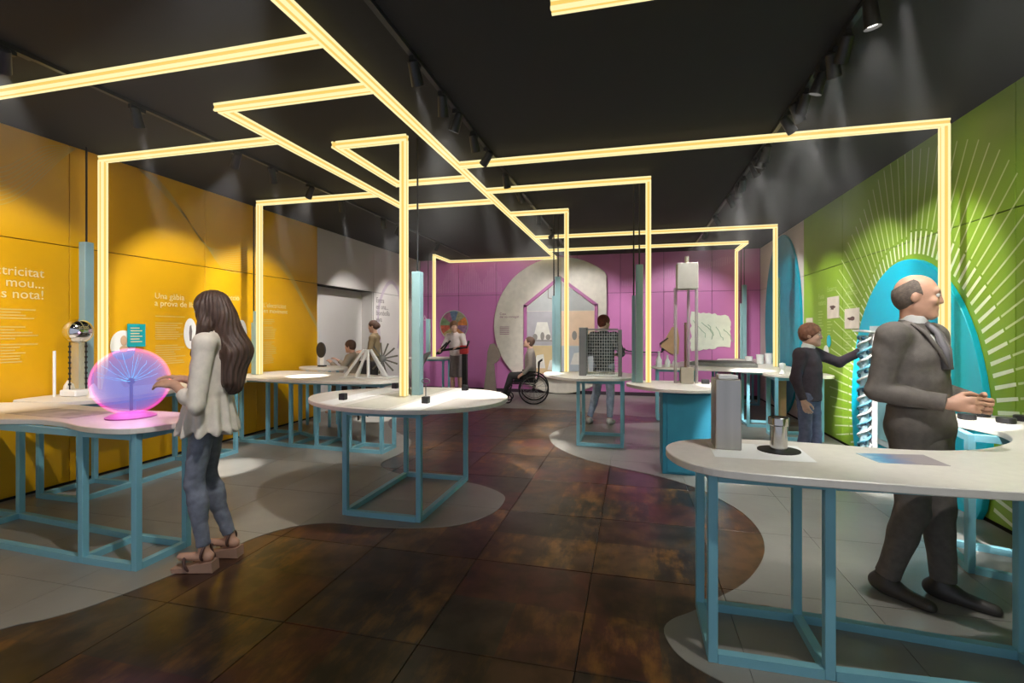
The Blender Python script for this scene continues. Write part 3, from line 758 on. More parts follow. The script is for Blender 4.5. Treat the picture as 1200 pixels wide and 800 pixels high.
# ------------------------------------------------------------------ tables: white tops on teal steel frames
S = 0.021
def tabletop(t, P, z1=ZT, th=0.036, k=5, m=TOP, smooth=True):
    Q = smooth_loop(P, k) if smooth else P
    return MB().prism(Q, z1 - th, z1, 0.004).build('tabletop', m, t)
ZU = ZT - 0.037
def leg(t, x, y, s=S, z0=ZF, z1=ZU):
    MB().bbox(x - s, x + s, y - s, y + s, z0, z1, 0.003).build('leg', TEAL, t)
def rail(t, a, b, z, s=S, nm='rail'):
    a, b = Vector((a[0], a[1], z)), Vector((b[0], b[1], z)); d = (b - a).normalized(); n = Vector((-d.y, d.x, 0)) * s; up = Vector((0, 0, s))
    a = a + d * (s + 0.001); b = b - d * (s + 0.001)
    v = [a - n - up, a + n - up, a + n + up, a - n + up, b - n - up, b + n - up, b + n + up, b - n + up]
    MB().add(v, [(0, 1, 2, 3), (7, 6, 5, 4), (0, 4, 5, 1), (1, 5, 6, 2), (2, 6, 7, 3), (3, 7, 4, 0)]).build(nm, TEAL, t)
def frame(t, C, top=True, bottom=True, s=S):                      # C: four corners in order
    for p in C: leg(t, p[0], p[1], s)
    for i in range(4):
        a, b = C[i], C[(i + 1) % 4]
        if bottom: rail(t, a, b, ZF + s, s)
        if top: rail(t, a, b, ZU - s - 0.001, s)
def rect(x0, x1, y0, y1): return [(x0, y0), (x1, y0), (x1, y1), (x0, y1)]

# near left table with the plasma globe
t = thing('exhibit_table', 'wavy white exhibit table on teal frames carrying the glowing plasma globe', 'table', (-3.8, 2.6, 0))
tabletop(t, [(-2.90, 2.56), (-2.98, 2.36), (-3.15, 2.305), (-3.38, 2.325), (-3.69, 2.41), (-3.97, 2.43), (-4.25, 2.36), (-4.6, 2.28), (-5.0, 2.3), (-5.24, 2.42), (-5.28, 2.7), (-5.2, 2.92), (-4.9, 3.0), (-4.6, 3.02), (-4.07, 2.95), (-3.68, 2.92), (-3.25, 2.90), (-3.03, 2.79)])
frame(t, rect(-3.46, -3.02, 2.39, 2.74))
frame(t, rect(-5.16, -4.78, 2.44, 2.84))
for y, y2 in ((2.39, 2.44), (2.74, 2.84)):
    rail(t, (-4.78, y2), (-3.46, y), ZF + S); rail(t, (-4.78, y2), (-3.46, y), ZU - S - 0.001)
# table along the yellow wall
t = thing('exhibit_table', 'narrow white table on teal frames standing against the yellow wall', 'table', (-4.95, 4.1, 0))
tabletop(t, [(-5.30, 3.16), (-5.05, 3.06), (-4.75, 3.08), (-4.56, 3.26), (-4.52, 3.6), (-4.60, 4.2), (-4.62, 4.7), (-4.62, 5.0), (-4.75, 5.10), (-5.1, 5.10), (-5.29, 5.05), (-5.31, 4.2)])
frame(t, rect(-5.18, -4.70, 3.22, 3.68)); frame(t, rect(-5.18, -4.74, 4.55, 4.98))
for x, x2 in ((-5.18, -5.18), (-4.70, -4.74)):
    rail(t, (x, 3.68), (x2, 4.55), ZF + S); rail(t, (x, 3.68), (x2, 4.55), ZU - S - 0.001)
# long table in the middle left
t = thing('exhibit_table', 'long white table on many teal legs with the branching white stand', 'table', (-4.0, 5.7, 0))
tabletop(t, [(-5.29, 5.62), (-5.05, 5.34), (-4.5, 5.20), (-3.9, 5.15), (-3.3, 5.18), (-2.95, 5.27), (-2.82, 5.52), (-2.98, 5.80), (-3.4, 6.02), (-3.95, 6.2), (-4.6, 6.36), (-5.1, 6.4), (-5.30, 6.1)])
frame(t, rect(-5.14, -4.72, 5.50, 6.15)); frame(t, rect(-4.30, -3.92, 5.42, 5.92)); frame(t, rect(-3.42, -2.98, 5.38, 5.70))
for (a, b) in (((-4.72, 5.50), (-4.30, 5.42)), ((-4.72, 6.15), (-4.30, 5.92)), ((-3.92, 5.42), (-3.42, 5.38)), ((-3.92, 5.92), (-3.42, 5.70))):
    rail(t, a, b, ZF + S); rail(t, a, b, ZU - S - 0.001)
# side lobe behind it
t = thing('side_table', 'small oval side table behind the long table, holding the dark oval disc', 'table', (-4.85, 6.8, 0))
tabletop(t, [(-5.24, 6.82), (-5.0, 6.56), (-4.6, 6.5), (-4.36, 6.72), (-4.5, 7.0), (-4.85, 7.12), (-5.15, 7.05)], z1=0.93)
for x, y in ((-5.05, 6.75), (-4.6, 6.68), (-4.62, 6.92), (-5.0, 6.98)): leg(t, x, y, 0.018, z1=0.893)
# round table in the centre
t = thing('exhibit_table', 'round white table on a teal frame with bright strips and black cubes', 'table', (-1.97, 4.1, 0))
tabletop(t, [(-2.02 + 0.93 * math.cos(a) , 4.12 + 0.755 * math.sin(a) + 0.10 * math.cos(a) * math.sin(a)) for a in [2 * PI * k / 20 for k in range(20)]], k=3)
frame(t, rect(-2.28, -1.63, 3.53, 4.62))
TB = 0.0015
for P in ([(-2.57, 3.58), (-2.36, 3.49), (-2.30, 4.78), (-2.56, 4.72)], [(-1.80, 3.38), (-1.57, 3.41), (-1.50, 4.74), (-1.80, 4.82)]):
    MB().prism(P, ZT, ZT + TB).build('light_strip', TOPPRINT, t)
MB().prism([(-2.25, 3.45), (-1.86, 3.40), (-1.86, 4.78), (-2.22, 4.8)], ZT, ZT + 0.001).build('printed_field', mat('print_ivory', (206, 202, 186), 0.4, var=0.06, scale=6), t)
# small back table by the colour wheel
t = thing('exhibit_table', 'small pale table before the colour wheel on the pink wall', 'table', (-4.55, 10.5, 0))
tabletop(t, [(-5.0, 10.25), (-4.1, 10.25), (-4.02, 10.5), (-4.1, 10.75), (-5.0, 10.75), (-5.08, 10.5)])
frame(t, rect(-4.92, -4.18, 10.32, 10.68))
# small table with the wire cage
t = thing('exhibit_table', 'kidney-shaped white table on a cube frame carrying the wire cage', 'table', (-0.5, 6.8, 0))
tabletop(t, [(0.06, 6.72), (-0.08, 6.40), (-0.40, 6.26), (-0.75, 6.20), (-1.02, 6.42), (-1.22, 6.80), (-1.24, 7.12), (-1.0, 7.28), (-0.6, 7.34), (-0.2, 7.28), (0.02, 7.05)])
frame(t, rect(-0.70, -0.14, 6.40, 7.10))
# table with the teal cabinet
t = thing('exhibit_table', 'white table on a closed teal cabinet with the tall weight tower', 'table', (0.45, 5.7, 0))
tabletop(t, [(-0.08, 5.86), (0.02, 5.56), (0.26, 5.30), (0.55, 5.24), (0.85, 5.36), (1.05, 5.65), (1.02, 5.98), (0.75, 6.16), (0.4, 6.20), (0.08, 6.14)])
MB().bbox(0.30, 0.92, 5.34, 5.90, ZF, ZU, 0.004).build('cabinet_body', mat('cabinet_teal', (52, 140, 168), 0.45, var=0.04), t)
d = MB().bbox(0.345, 0.90, 5.326, 5.3395, 0.03, ZU - 0.02, 0.003).build('cabinet_door', mat('cabinet_teal', (52, 140, 168), 0.45), t)
MB().bbox(0.86, 0.875, 5.31, 5.3258, 0.5, 0.6, 0.003).build('handle', GREYMET, d)
# long back table
t = thing('exhibit_table', 'long curving white table on teal legs along the pink and oval panels', 'table', (1.5, 9.2, 0))
tabletop(t, [(0.30, 8.62), (0.48, 8.42), (1.0, 8.34), (1.5, 8.18), (2.0, 8.08), (2.45, 8.2), (2.58, 8.7), (2.60, 9.6), (2.60, 10.6), (2.60, 11.4), (2.3, 11.58), (1.85, 11.5), (1.65, 10.8), (1.3, 10.55), (0.95, 10.2), (0.72, 9.5), (0.38, 8.95)])
for C in (rect(0.40, 0.80, 8.55, 8.95), rect(1.75, 2.15, 8.30, 8.70), rect(2.05, 2.45, 10.7, 11.2), rect(1.15, 1.5, 9.7, 10.1)): frame(t, C)
# right table against the green wall behind the boy
t = thing('exhibit_table', 'small white table on teal legs against the green wall', 'table', (2.25, 7.6, 0))
tabletop(t, [(1.80, 7.60), (1.92, 7.38), (2.2, 7.26), (2.55, 7.30), (2.66, 7.5), (2.66, 7.8), (2.5, 7.96), (2.15, 7.98), (1.9, 7.85)])
frame(t, rect(1.92, 2.48, 7.40, 7.84))
MB().box(1.96, 2.10, 7.60, 7.62, 0.3, ZU - 0.045).build('hanging_board', mat('tan_board2', (168, 132, 92), 0.7), t)
# near right table
t = thing('exhibit_table', 'large C-shaped white table on teal frames around the man in the suit', 'table', (1.2, 2.8, 0))
tabletop(t, [(0.165, 2.56), (0.22, 2.39), (0.34, 2.28), (0.55, 2.235), (0.85, 2.22), (1.15, 2.215), (1.43, 2.225), (1.75, 2.26), (2.1, 2.4), (2.4, 2.65), (2.58, 3.0), (2.65, 3.5), (2.66, 4.0), (2.6, 4.16), (2.42, 4.2),
             (2.19, 4.21), (2.05, 4.10), (2.04, 3.95), (2.10, 3.78), (2.14, 3.58), (2.09, 3.38), (1.97, 3.2), (1.74, 3.0), (1.5, 2.90), (1.25, 2.885), (0.95, 2.93), (0.7, 2.94), (0.45, 2.92), (0.27, 2.83), (0.18, 2.71)], k=4)
frame(t, rect(0.35, 0.82, 2.37, 2.80))
frame(t, [(2.03, 3.62), (2.45, 3.45), (2.50, 3.92), (2.12, 4.06)])
frame(t, rect(1.72, 2.12, 2.42, 2.72))
for a, b in (((0.82, 2.37), (1.72, 2.42)), ((0.82, 2.80), (1.72, 2.72)), ((2.12, 2.72), (2.45, 3.45))):
    rail(t, a, b, ZF + S); rail(t, a, b, ZU - S - 0.001)
P = [atz(*p, ZT) for p in ((828, 517.5), (838, 535), (958, 542), (934, 523))]
MB().prism(P, ZT, ZT + TB).build('white_mat', TOPPRINT, t)
def grad_mat():
    m = bpy.data.materials.new('blue_print'); m.use_nodes = True
    n = m.node_tree.nodes; l = m.node_tree.links; b = n['Principled BSDF']
    tc = n.new('ShaderNodeTexCoord'); sp = n.new('ShaderNodeSeparateXYZ'); l.new(tc.outputs['Generated'], sp.inputs[0])
    nz = n.new('ShaderNodeTexNoise'); nz.inputs['Scale'].default_value = 5; l.new(tc.outputs['Generated'], nz.inputs['Vector'])
    ad = n.new('ShaderNodeMath'); ad.operation = 'MULTIPLY_ADD'; ad.inputs[1].default_value = 0.5; l.new(nz.outputs[0], ad.inputs[0]); l.new(sp.outputs[0], ad.inputs[2])
    cr = n.new('ShaderNodeValToRGB'); e = cr.color_ramp.elements
    e[0].position = 0.2; e[0].color = lin((190, 216, 226)); e[1].position = 1.3 / 1.5; e[1].color = lin((168, 158, 160))
    q = e.new(0.45); q.color = lin((96, 160, 200)); q = e.new(0.65); q.color = lin((130, 142, 176))
    l.new(ad.outputs[0], cr.inputs[0]); l.new(cr.outputs[0], b.inputs['Base Color']); b.inputs['Roughness'].default_value = 0.35
    return m
MB().prism([atz(*p, ZT) for p in ((1003, 531), (1030, 542), (1114, 546), (1082, 533))], ZT, ZT + TB).build('blue_print', grad_mat(), t)

# ------------------------------------------------------------------ exhibits on the tables
# plasma globe
PX_, PY_ = -3.41, 2.66
pg = thing('plasma_globe', 'glowing pink and blue plasma globe on a pink base', 'plasma globe', (PX_, PY_, ZT))
PR_ = 0.232; PC = ZT + 0.028 + PR_ * 0.965
PKBASE = mat('globe_base', (216, 112, 196), 0.3)
o = MB().lathe([(0.145, 0.0), (0.148, 0.008), (0.12, 0.022), (0.08, 0.034), (0, 0.036)], 32, (PX_, PY_, ZT + 0.0005)).build('base', PKBASE, pg, True); sharp(o)
def vol(name, rgb, strength, density=0.0):
    m = bpy.data.materials.new(name); m.use_nodes = True; nt = m.node_tree; nt.nodes.clear()
    o = nt.nodes.new('ShaderNodeOutputMaterial'); e = nt.nodes.new('ShaderNodeEmission')
    e.inputs[0].default_value = lin(rgb); e.inputs[1].default_value = strength
    nt.links.new(e.outputs[0], o.inputs['Volume'])
    return m
def volabs(name, rgb, strength, density):
    m = bpy.data.materials.new(name); m.use_nodes = True; nt = m.node_tree; nt.nodes.clear()
    o = nt.nodes.new('ShaderNodeOutputMaterial'); e = nt.nodes.new('ShaderNodeVolumePrincipled')
    e.inputs['Color'].default_value = (0.02, 0.02, 0.05, 1); e.inputs['Density'].default_value = density
    e.inputs['Emission Color'].default_value = lin(rgb); e.inputs['Emission Strength'].default_value = strength
    nt.links.new(e.outputs[0], o.inputs['Volume'])
    return m
MB().sphere((PX_, PY_, PC), PR_ * 1.0, 48, 32).sphere((PX_, PY_, PC), PR_ * 0.94, 48, 32, flip=True).build('glow_shell', vol('pink_glow', (255, 70, 190), 7.0), pg, True)
MB().sphere((PX_, PY_, PC), PR_ * 0.935, 48, 32).build('inner_gas', volabs('blue_gas', (84, 146, 232), 3.6, 5.0), pg, True)
o = MB().cyl((PX_, PY_, PC - PR_ * 0.88), (PX_, PY_, PC - 0.015), 0.010).sphere((PX_, PY_, PC), 0.024, 16, 10).build('electrode', mat('electrode', (30, 34, 66), 0.3, 0.6), pg, True); sharp(o)
FIL = emit('filament', (110, 220, 255), 1.6)
rf = random.Random(11)
for i in range(22):
    a = 2 * PI * i / 22 + rf.uniform(-0.1, 0.1); el = rf.uniform(-0.15, 1.35)
    d = Vector((math.cos(a) * math.cos(el), math.sin(a) * math.cos(el), math.sin(el))); P = []
    for k in range(7):
        q = k / 6; P.append(Vector((PX_, PY_, PC)) + d * (0.02 + q * (PR_ * 0.84 - 0.02)) + Vector((rf.uniform(-1, 1), rf.uniform(-1, 1), rf.uniform(-1, 1))) * 0.006 * (k > 0) * q + Vector((0, 0, 0.03 * q * q * math.cos(el))))
    MB().tube(P, [0.0016 - 0.0010 * k / 6 for k in range(7)], 5).build('filament', FIL, pg)
ld = bpy.data.lights.new('globe_light', 'POINT'); ld.energy = 16; ld.color = (1.0, 0.45, 0.95); ld.shadow_soft_size = 0.20
lo = bpy.data.objects.new('globe_light', ld); COL.objects.link(lo); lo.parent = pg; lo.location = (0, 0, PC - ZT)
MB().prism([(-4.45, 2.55), (-3.75, 2.5), (-3.72, 2.78), (-4.35, 2.82)], ZT, ZT + TB).build('printed_sheet', mat('sheet_print', (196, 190, 186), 0.5, var=0.25, scale=9), bpy.data.objects['exhibit_table'])

# metal sphere generator on the wall table
vx, vy = -5.02, 3.42
vg = thing('sphere_generator', 'polished metal sphere on a clear column with dotted black rods', 'static generator', (vx, vy, ZT))
MB().bbox(vx - 0.10, vx + 0.10, vy - 0.09, vy + 0.09, ZT + 0.001, ZT + 0.06, 0.01).build('base', WHITEPL, vg)
MB().sphere((vx, vy, ZT + 0.60), 0.115, 36, 24).build('sphere', CHROME, vg, True)
MB().cyl((vx, vy, ZT + 0.06), (vx, vy, ZT + 0.50), 0.05, n=24).build('column', mat('clear_column', (236, 226, 190), 0.1, alpha=0.25), vg)
for q in (-1, 1):
    xr, yr = vx + 0.035 * q, vy + 0.045 * q
    r_ = MB().cyl((xr, yr, ZT + 0.06), (xr, yr, ZT + 0.50), 0.006, n=8).build('rod', BLACK, vg)
    for k in range(8): MB().cyl((xr, yr, ZT + 0.1 + k * 0.05), (xr, yr, ZT + 0.118 + k * 0.05), 0.012, n=8).build('bead', BLACK, r_)
MB().cyl((vx - 0.14, vy - 0.1, ZT + 0.001), (vx - 0.14, vy - 0.1, ZT + 0.42), 0.012).build('side_rod', WHITEPL, vg)
# folded white paper peaks
rp = random.Random(5)
for i, (dx, dy, h, w, lab) in enumerate(((-0.16, 0.02, 0.14, 0.07, 'small folded white paper peak before the metal sphere base'), (0.20, 0.15, 0.26, 0.12, 'tall folded white paper peak beside the metal sphere'), (0.26, -0.05, 0.13, 0.08, 'low folded white paper peak behind the plasma globe'))):
    cx, cy = vx + dx, vy + dy; b = MB(); n = 6; rim = []
    for k in range(n):
        a = 2 * PI * k / n; q = w * (1 if k % 2 else 0.62); rim.append((cx + q * math.cos(a), cy + q * math.sin(a), ZT + 0.001))
    mid = [(cx + (p[0] - cx) * 0.55 + rp.uniform(-.015, .015), cy + (p[1] - cy) * 0.55, ZT + h * rp.uniform(0.45, 0.75)) for p in rim]
    v = rim + mid + [(cx + rp.uniform(-.02, .02), cy, ZT + h)]
    f = [(k, (k + 1) % n, n + (k + 1) % n, n + k) for k in range(n)] + [(n + k, n + (k + 1) % n, 2 * n) for k in range(n)] + [tuple(range(n))[::-1]]
    tag(b.add(v, f).build('paper_peak', mat('paper', (240, 238, 234), 0.7)), lab, 'paper model')

# cubes on the round table
for px, py, ant, lab in ((402, 468.5, 0, 'black cube on the bright strip at the yellow side of the round table'), (499, 472.5, 1, 'black cube with a thin upright antenna on the round table'), (545, 457.5, 0, 'black cube at the far end of the strip toward the wheelchair'), (463, 455, 0, 'black cube beside the glowing upright tube on the round table')):
    x, y = atz(px, py, ZT); h = 0.028
    t = thing('black_cube', lab, 'cube', (x, y, ZT))
    MB().bbox(x - h, x + h, y - h, y + h, ZT + TB + 0.0002, ZT + TB + 0.056, 0.004).build('cube_body', BLACK, t)
    if ant:
        MB().cyl((x, y, ZT + 0.058), (x, y, ZT + 0.17), 0.004, n=6).build('antenna', GREYMET, t)
        MB().tube([(x + 0.035 * math.cos(a), y, ZT + 0.185 + 0.02 * math.sin(a)) for a in [2 * PI * k / 12 for k in range(12)]], 0.004, 5, closed=True).build('antenna_loop', GREYMET, t)
# dark oval disc on the side table
x, y = -4.86, 6.86
t = thing('oval_disc_stand', 'dark oval disc on a white stand beside the yellow wall edge', 'exhibit', (x, y, 0.93))
MB().bbox(x - 0.06, x + 0.06, y - 0.04, y + 0.04, 0.931, 0.955, 0.004).build('base', BLACK, t)
MB().bbox(x - 0.035, x + 0.035, y - 0.012, y + 0.012, 0.955, 1.22, 0.004).build('plate', WHITEPL, t)
b = MB().prism([(0.085 * math.cos(a), 0.125 * math.sin(a)) for a in [2 * PI * k / 28 for k in range(28)]], -0.012, 0.012, 0.004); b.v = [(x + p[0], y - 0.026 - p[2], 1.20 + p[1]) for p in b.v]; b.f = [q[::-1] for q in b.f]
b.build('disc', mat('disc_dark', (40, 42, 46), 0.35, var=0.3, scale=30), t)
# branching white stand with radial arms
x, y = -3.33, 5.66
t = thing('branching_stand', 'white leaning A-frame stand with dark radial spokes', 'exhibit', (x, y, ZT))
for a, bq in (((-0.30, -0.06), (-0.06, 0)), ((-0.12, -0.1), (0.0, 0)), ((0.06, -0.1), (0.0, 0)), ((0.26, 0.02), (0.04, 0)), ((-0.2, 0.10), (-0.03, 0.0)), ((0.16, 0.12), (0.03, 0.0))):
    MB().cyl((x + a[0], y + a[1], ZT + 0.016), (x + bq[0], y + bq[1], ZT + 0.36), 0.020, 0.017, 8).build('strut', WHITEPL, t)
for k in range(12):
    a = 2 * PI * k / 12 + 0.2; r0, r1 = 0.05, 0.21
    MB().cyl((x + 0.14 + r0 * math.cos(a), y + 0.12, ZT + 0.24 + r0 * math.sin(a)), (x + 0.14 + r1 * math.cos(a), y + 0.15, ZT + 0.24 + r1 * math.sin(a)), 0.009, 0.012, 7).build('spoke', mat('spoke_grey', (116, 112, 100), 0.6), t)
MB().sphere((x + 0.14, y + 0.12, ZT + 0.24), 0.05, 16, 10).build('hub', GREYMET, t, True)
MB().cyl((x + 0.14, y + 0.12, ZT + 0.016), (x + 0.14, y + 0.12, ZT + 0.2), 0.012).build('hub_post', GREYMET, t)
MB().bbox(x - 0.34, x + 0.34, y - 0.14, y + 0.18, ZT + 0.001, ZT + 0.015, 0.003).build('base_plate', WHITEPL, t)
# wire cage
x0, x1, yc = -0.66, -0.17, 6.62
t = thing('wire_cage', 'wire mesh screen between two grey posts on the kidney table', 'wire cage', ((x0 + x1) / 2, yc, ZT))
MB().bbox(x0 - 0.05, x0 + 0.05, yc - 0.03, yc + 0.22, ZT + 0.001, 1.55, 0.004).build('post', GREYMET, t); MB().bbox(x1 - 0.025, x1 + 0.025, yc - 0.03, yc + 0.03, ZT + 0.001, 1.52, 0.004).build('post', GREYMET, t)
b = MB().bbox(x0 + 0.05, x1 - 0.025, yc - 0.01, yc + 0.01, 1.515, 1.535, 0.003).build('top_bar', GREYMET, t)
for k in range(13):
    xx = x0 + 0.06 + (x1 - x0 - 0.10) * k / 12; MB().cyl((xx, yc, ZT + 0.02), (xx, yc, 1.515), 0.0028, n=5).build('wire', WIRE, t)
for k in range(15):
    zz = ZT + 0.03 + 0.575 * k / 14; MB().cyl((x0 + 0.05, yc + 0.006, zz), (x1 - 0.025, yc + 0.006, zz), 0.0028, n=5).build('wire', WIRE, t)
MB().bbox(x0 + 0.052, x1 - 0.026, yc - 0.06, yc + 0.2, ZT + 0.001, ZT + 0.02, 0.003).build('tray', TOPPRINT, t)
# weight tower
x, y = 0.60, 5.93
t = thing('weight_tower', 'tall clear tower with a beige box on top and thin rods', 'exhibit', (x, y, ZT))
BEI = mat('beige_block', (188, 178, 162), 0.5)
MB().bbox(x - 0.07, x + 0.07, y - 0.06, y + 0.06, ZT + 0.001, ZT + 0.19, 0.006).build('base_block', BEI, t)
CLR = mat('clear_rod', (206, 196, 196), 0.15, alpha=0.6)
for dx in (-0.125, 0.105): MB().cyl((x + dx, y, ZT + 0.001), (x + dx, y, 2.0), 0.018, n=12).build('rod', CLR, t)
MB().cyl((x - 0.02, y - 0.05, ZT + 0.19), (x - 0.02, y - 0.05, 1.60), 0.014, n=10).build('spindle', mat('bronze_rod', (128, 98, 80), 0.4, 0.4), t)
MB().cyl((x + 0.02, y + 0.03, ZT + 0.19), (x + 0.02, y + 0.03, 2.0), 0.016, n=12).build('rod', CLR, t)
MB().bbox(x - 0.115, x + 0.115, y - 0.10, y + 0.10, 1.98, 2.28, 0.008).build('weight_box', mat('weight_box', (188, 184, 174), 0.45), t)
MB().cyl((x, y, 2.28), (x, y, 2.36), 0.022, n=14).build('finial', BEI, t)
MB().bbox(x + 0.16, x + 0.24, y - 0.05, y + 0.03, ZT + 0.001, ZT + 0.05, 0.004).build('switch_box', BLACK, t)
# bottles and cups
def bottle(x, y, h, r, lab, grp):
    o = MB().lathe([(r * 0.9, 0), (r, h * 0.05), (r, h * 0.45), (r * 0.55, h * 0.62), (r * 0.36, h * 0.72), (r * 0.36, h * 0.93), (r * 0.42, h * 0.94), (r * 0.42, h), (0, h)], 20, (x, y, ZT + 0.001)).build('bottle', WHITEPL, None, True)
    tag(sharp(o), lab, 'bottle', grp)
for x, y, h, r in ((0.42, 8.56, 0.26, 0.05), (0.56, 8.58, 0.20, 0.045), (0.68, 8.60, 0.17, 0.04)):
    bottle(x, y, h, r, {0.26: 'tallest white bottle at the end of the long back table', 0.20: 'middle white bottle in the row of three on the back table', 0.17: 'shortest white bottle in the row of three on the back table'}[h], 'white bottles on the back table')
for k, (x, y, h, lab) in enumerate(((2.10, 9.9, 0.13, 'small white cup on the back table beside the oval panel'), (2.28, 9.85, 0.17, 'white cup with a dark rim on the back table'), (2.44, 9.9, 0.19, 'tall white cup on the back table against the wall'))):
    o = MB().lathe([(0.055, 0), (0.07, h), (0.062, h), (0.05, 0.012), (0, 0.012)], 20, (x, y, ZT + 0.001)).build('cup', WHITEPL, None, True); tag(sharp(o), lab, 'cup', 'white cups on the back table')
t = thing('sand_trough', 'low grey trough lying along the long back table', 'trough', (1.5, 9.4, ZT))
b = MB(); P = [(0.95, 9.1), (1.5, 8.85), (2.0, 8.78), (2.1, 9.5), (1.7, 9.7), (1.2, 9.75)]
MB().prism(P, ZT + 0.001, ZT + 0.06, 0.004).build('body', GREYMET, t); MB().prism([(1.5 + (p[0] - 1.5) * 0.92, 9.3 + (p[1] - 9.3) * 0.92) for p in P], ZT + 0.06, ZT + 0.066).build('fill', mat('sand_dark', (96, 94, 92), 0.8), t)
x, y = 2.02, 7.5
tag(sharp(MB().lathe([(0.03, 0), (0.045, 0.01), (0.03, 0.03), (0.022, 0.07), (0.045, 0.11), (0.04, 0.15), (0, 0.16)], 18, (x, y, ZT + 0.001)).build('white_figurine', WHITEPL)), 'small white knob figure on the green wall table', 'figurine')
# brushed steel column, cylinder and pucks on the near right table
x, y = atz(853, 524, ZT)
t = thing('steel_box', 'tall brushed steel box on the white mat', 'steel box', (x, y, ZT))
bx0, by0 = atz(839, 527.5, ZT); bx1, by1 = atz(868.5, 527.5, ZT); by0 = by1 = (by0 + by1) / 2
MB().bbox(bx0, bx1, by0, by0 + 0.15, ZT + TB + 0.0003, 1.256, 0.004).build('box_body', STEEL, t)
MB().prism([(bx0 + 0.02, by0 + 0.03), (bx1 - 0.012, by0 + 0.03), (bx1 - 0.03, by0 + 0.12), (bx0 + 0.02, by0 + 0.12)], 1.256, 1.276, 0.003).build('top_plate', mat('plate_white', (232, 230, 226), 0.3), t)
x, y = atz(912.5, 528, ZT)
t = thing('steel_cylinder', 'polished steel cylinder standing in a black ring on the white mat', 'cylinder', (x, y, ZT))
o = MB().lathe([(0.098, 0), (0.098, 0.004), (0.05, 0.006), (0, 0.006)], 40, (x, y, ZT + TB + 0.0003)).build('ring', BLACK, t); 
o = MB().lathe([(0.040, 0.006), (0.040, 0.125), (0.048, 0.132), (0.048, 0.165), (0.044, 0.168), (0.044, 0.15), (0, 0.15)], 40, (x, y, ZT + TB + 0.0003)).build('cylinder_body', mat('polished_steel', (206, 202, 196), 0.16, 1.0, var=0.05), t); sharp(o)
for px, py, lab in ((1133, 491, 'black puck on the far lobe at the open corner'), (1150, 488, 'black puck on the far lobe near the arch'), (1179, 495.5, 'black puck closest to the bay edge of the C-shaped table'), (1199, 493, 'black puck at the green wall end of the C-shaped table')):
    x, y = atz(px, py, ZT); o = MB().lathe([(0.046, 0), (0.05, 0.004), (0.05, 0.032), (0.046, 0.036), (0, 0.036)], 28, (x, y, ZT + 0.0005)).build('black_puck', BLACK); tag(sharp(o), lab, 'puck', 'black pucks on the C-shaped table')
# beaded spiral tower
x, y = 2.14, 5.32
t = thing('spiral_tower', 'tall pale blue beaded spiral tower with a white cap', 'exhibit', (x, y, 0))
BLU = mat('spiral_blue', (110, 176, 200), 0.3); 
MB().bbox(x - 0.10, x + 0.13, y - 0.09, y + 0.09, ZF, 0.08, 0.008).build('base', WHITEPL, t)
MB().bbox(x + 0.055, x + 0.10, y - 0.04, y + 0.06, 0.08, 1.48, 0.01).build('back_strip', WHITEPL, t)
MB().cyl((x, y, 0.08), (x, y, 1.46), 0.036, n=14).build('spindle', mat('spindle', (168, 200, 212), 0.3), t)
for q in (0, 1):
    MB().tube([(x + 0.05 * math.cos(k * 0.42 + q * PI), y + 0.05 * math.sin(k * 0.42 + q * PI), 0.09 + k * 0.0114) for k in range(121)], 0.011, 6).build('spiral_strand', BLU if q else WHITEPL, t, True)
for k in range(30):
    a = k * 1.7 - 1.2; MB().sphere((x + 0.034 * math.cos(a), y + 0.034 * math.sin(a), 0.13 + k * 0.045), 0.02, 8, 6).build('bead', mat('bead_blue', (56, 96, 122), 0.3), t, True)
b = MB().prism([(x - 0.07, y - 0.06), (x + 0.12, y - 0.06), (x + 0.12, y + 0.07), (x - 0.07, y + 0.07)], 1.485, 1.505, 0.003); b.v = [(p[0], p[1], p[2] - 0.10 * (p[0] - x) + 0.005) for p in b.v]
b.build('cap', WHITEPL, t)
# taupe cut-out board before the disc display and the tan board behind the tower
P = [(-0.17, 0.0), (0.16, 0.0), (0.12, 0.5), (0.10, 0.75), (0.20, 0.82), (0.26, 0.95), (0.20, 1.10), (0.10, 1.22), (0.0, 1.20), (-0.06, 1.02), (-0.08, 0.7), (-0.12, 0.4)]
x, y = -3.18, 10.7
b = MB().prism(P, 0, 0.03, 0.003); b.v = [(x + p[0], y - p[2], ZF + p[1]) for p in b.v]; 
tag(b.build('cutout_board', TAUPE), 'taupe cut-out board with a rounded head standing before the disc display', 'cut-out')
t = thing('seesaw_board', 'tan angled board with a dark stick on the pink wall beside the rail', 'wall exhibit', (0.85, YB, 1.2))
slab_back([(0.60, 1.16), (0.72, 1.34), (0.86, 1.60), (0.98, 1.58), (1.02, 1.30), (1.0, 0.98), (0.84, 0.98)], 0.002, 0.03, 0.003).build('board', TAN, t)
bar_back((0.60, 1.22), (0.76, 1.34), 0.035, 0.031, 0.05, mat('dark_stick', (74, 56, 48), 0.6), 'stick', t)
for xx, zz in ((0.92, 1.66), (1.14, 1.66)): MB().sphere((xx, YB - 0.02, zz), 0.03, 12, 8).build('knob', WHITEPL, t, True)
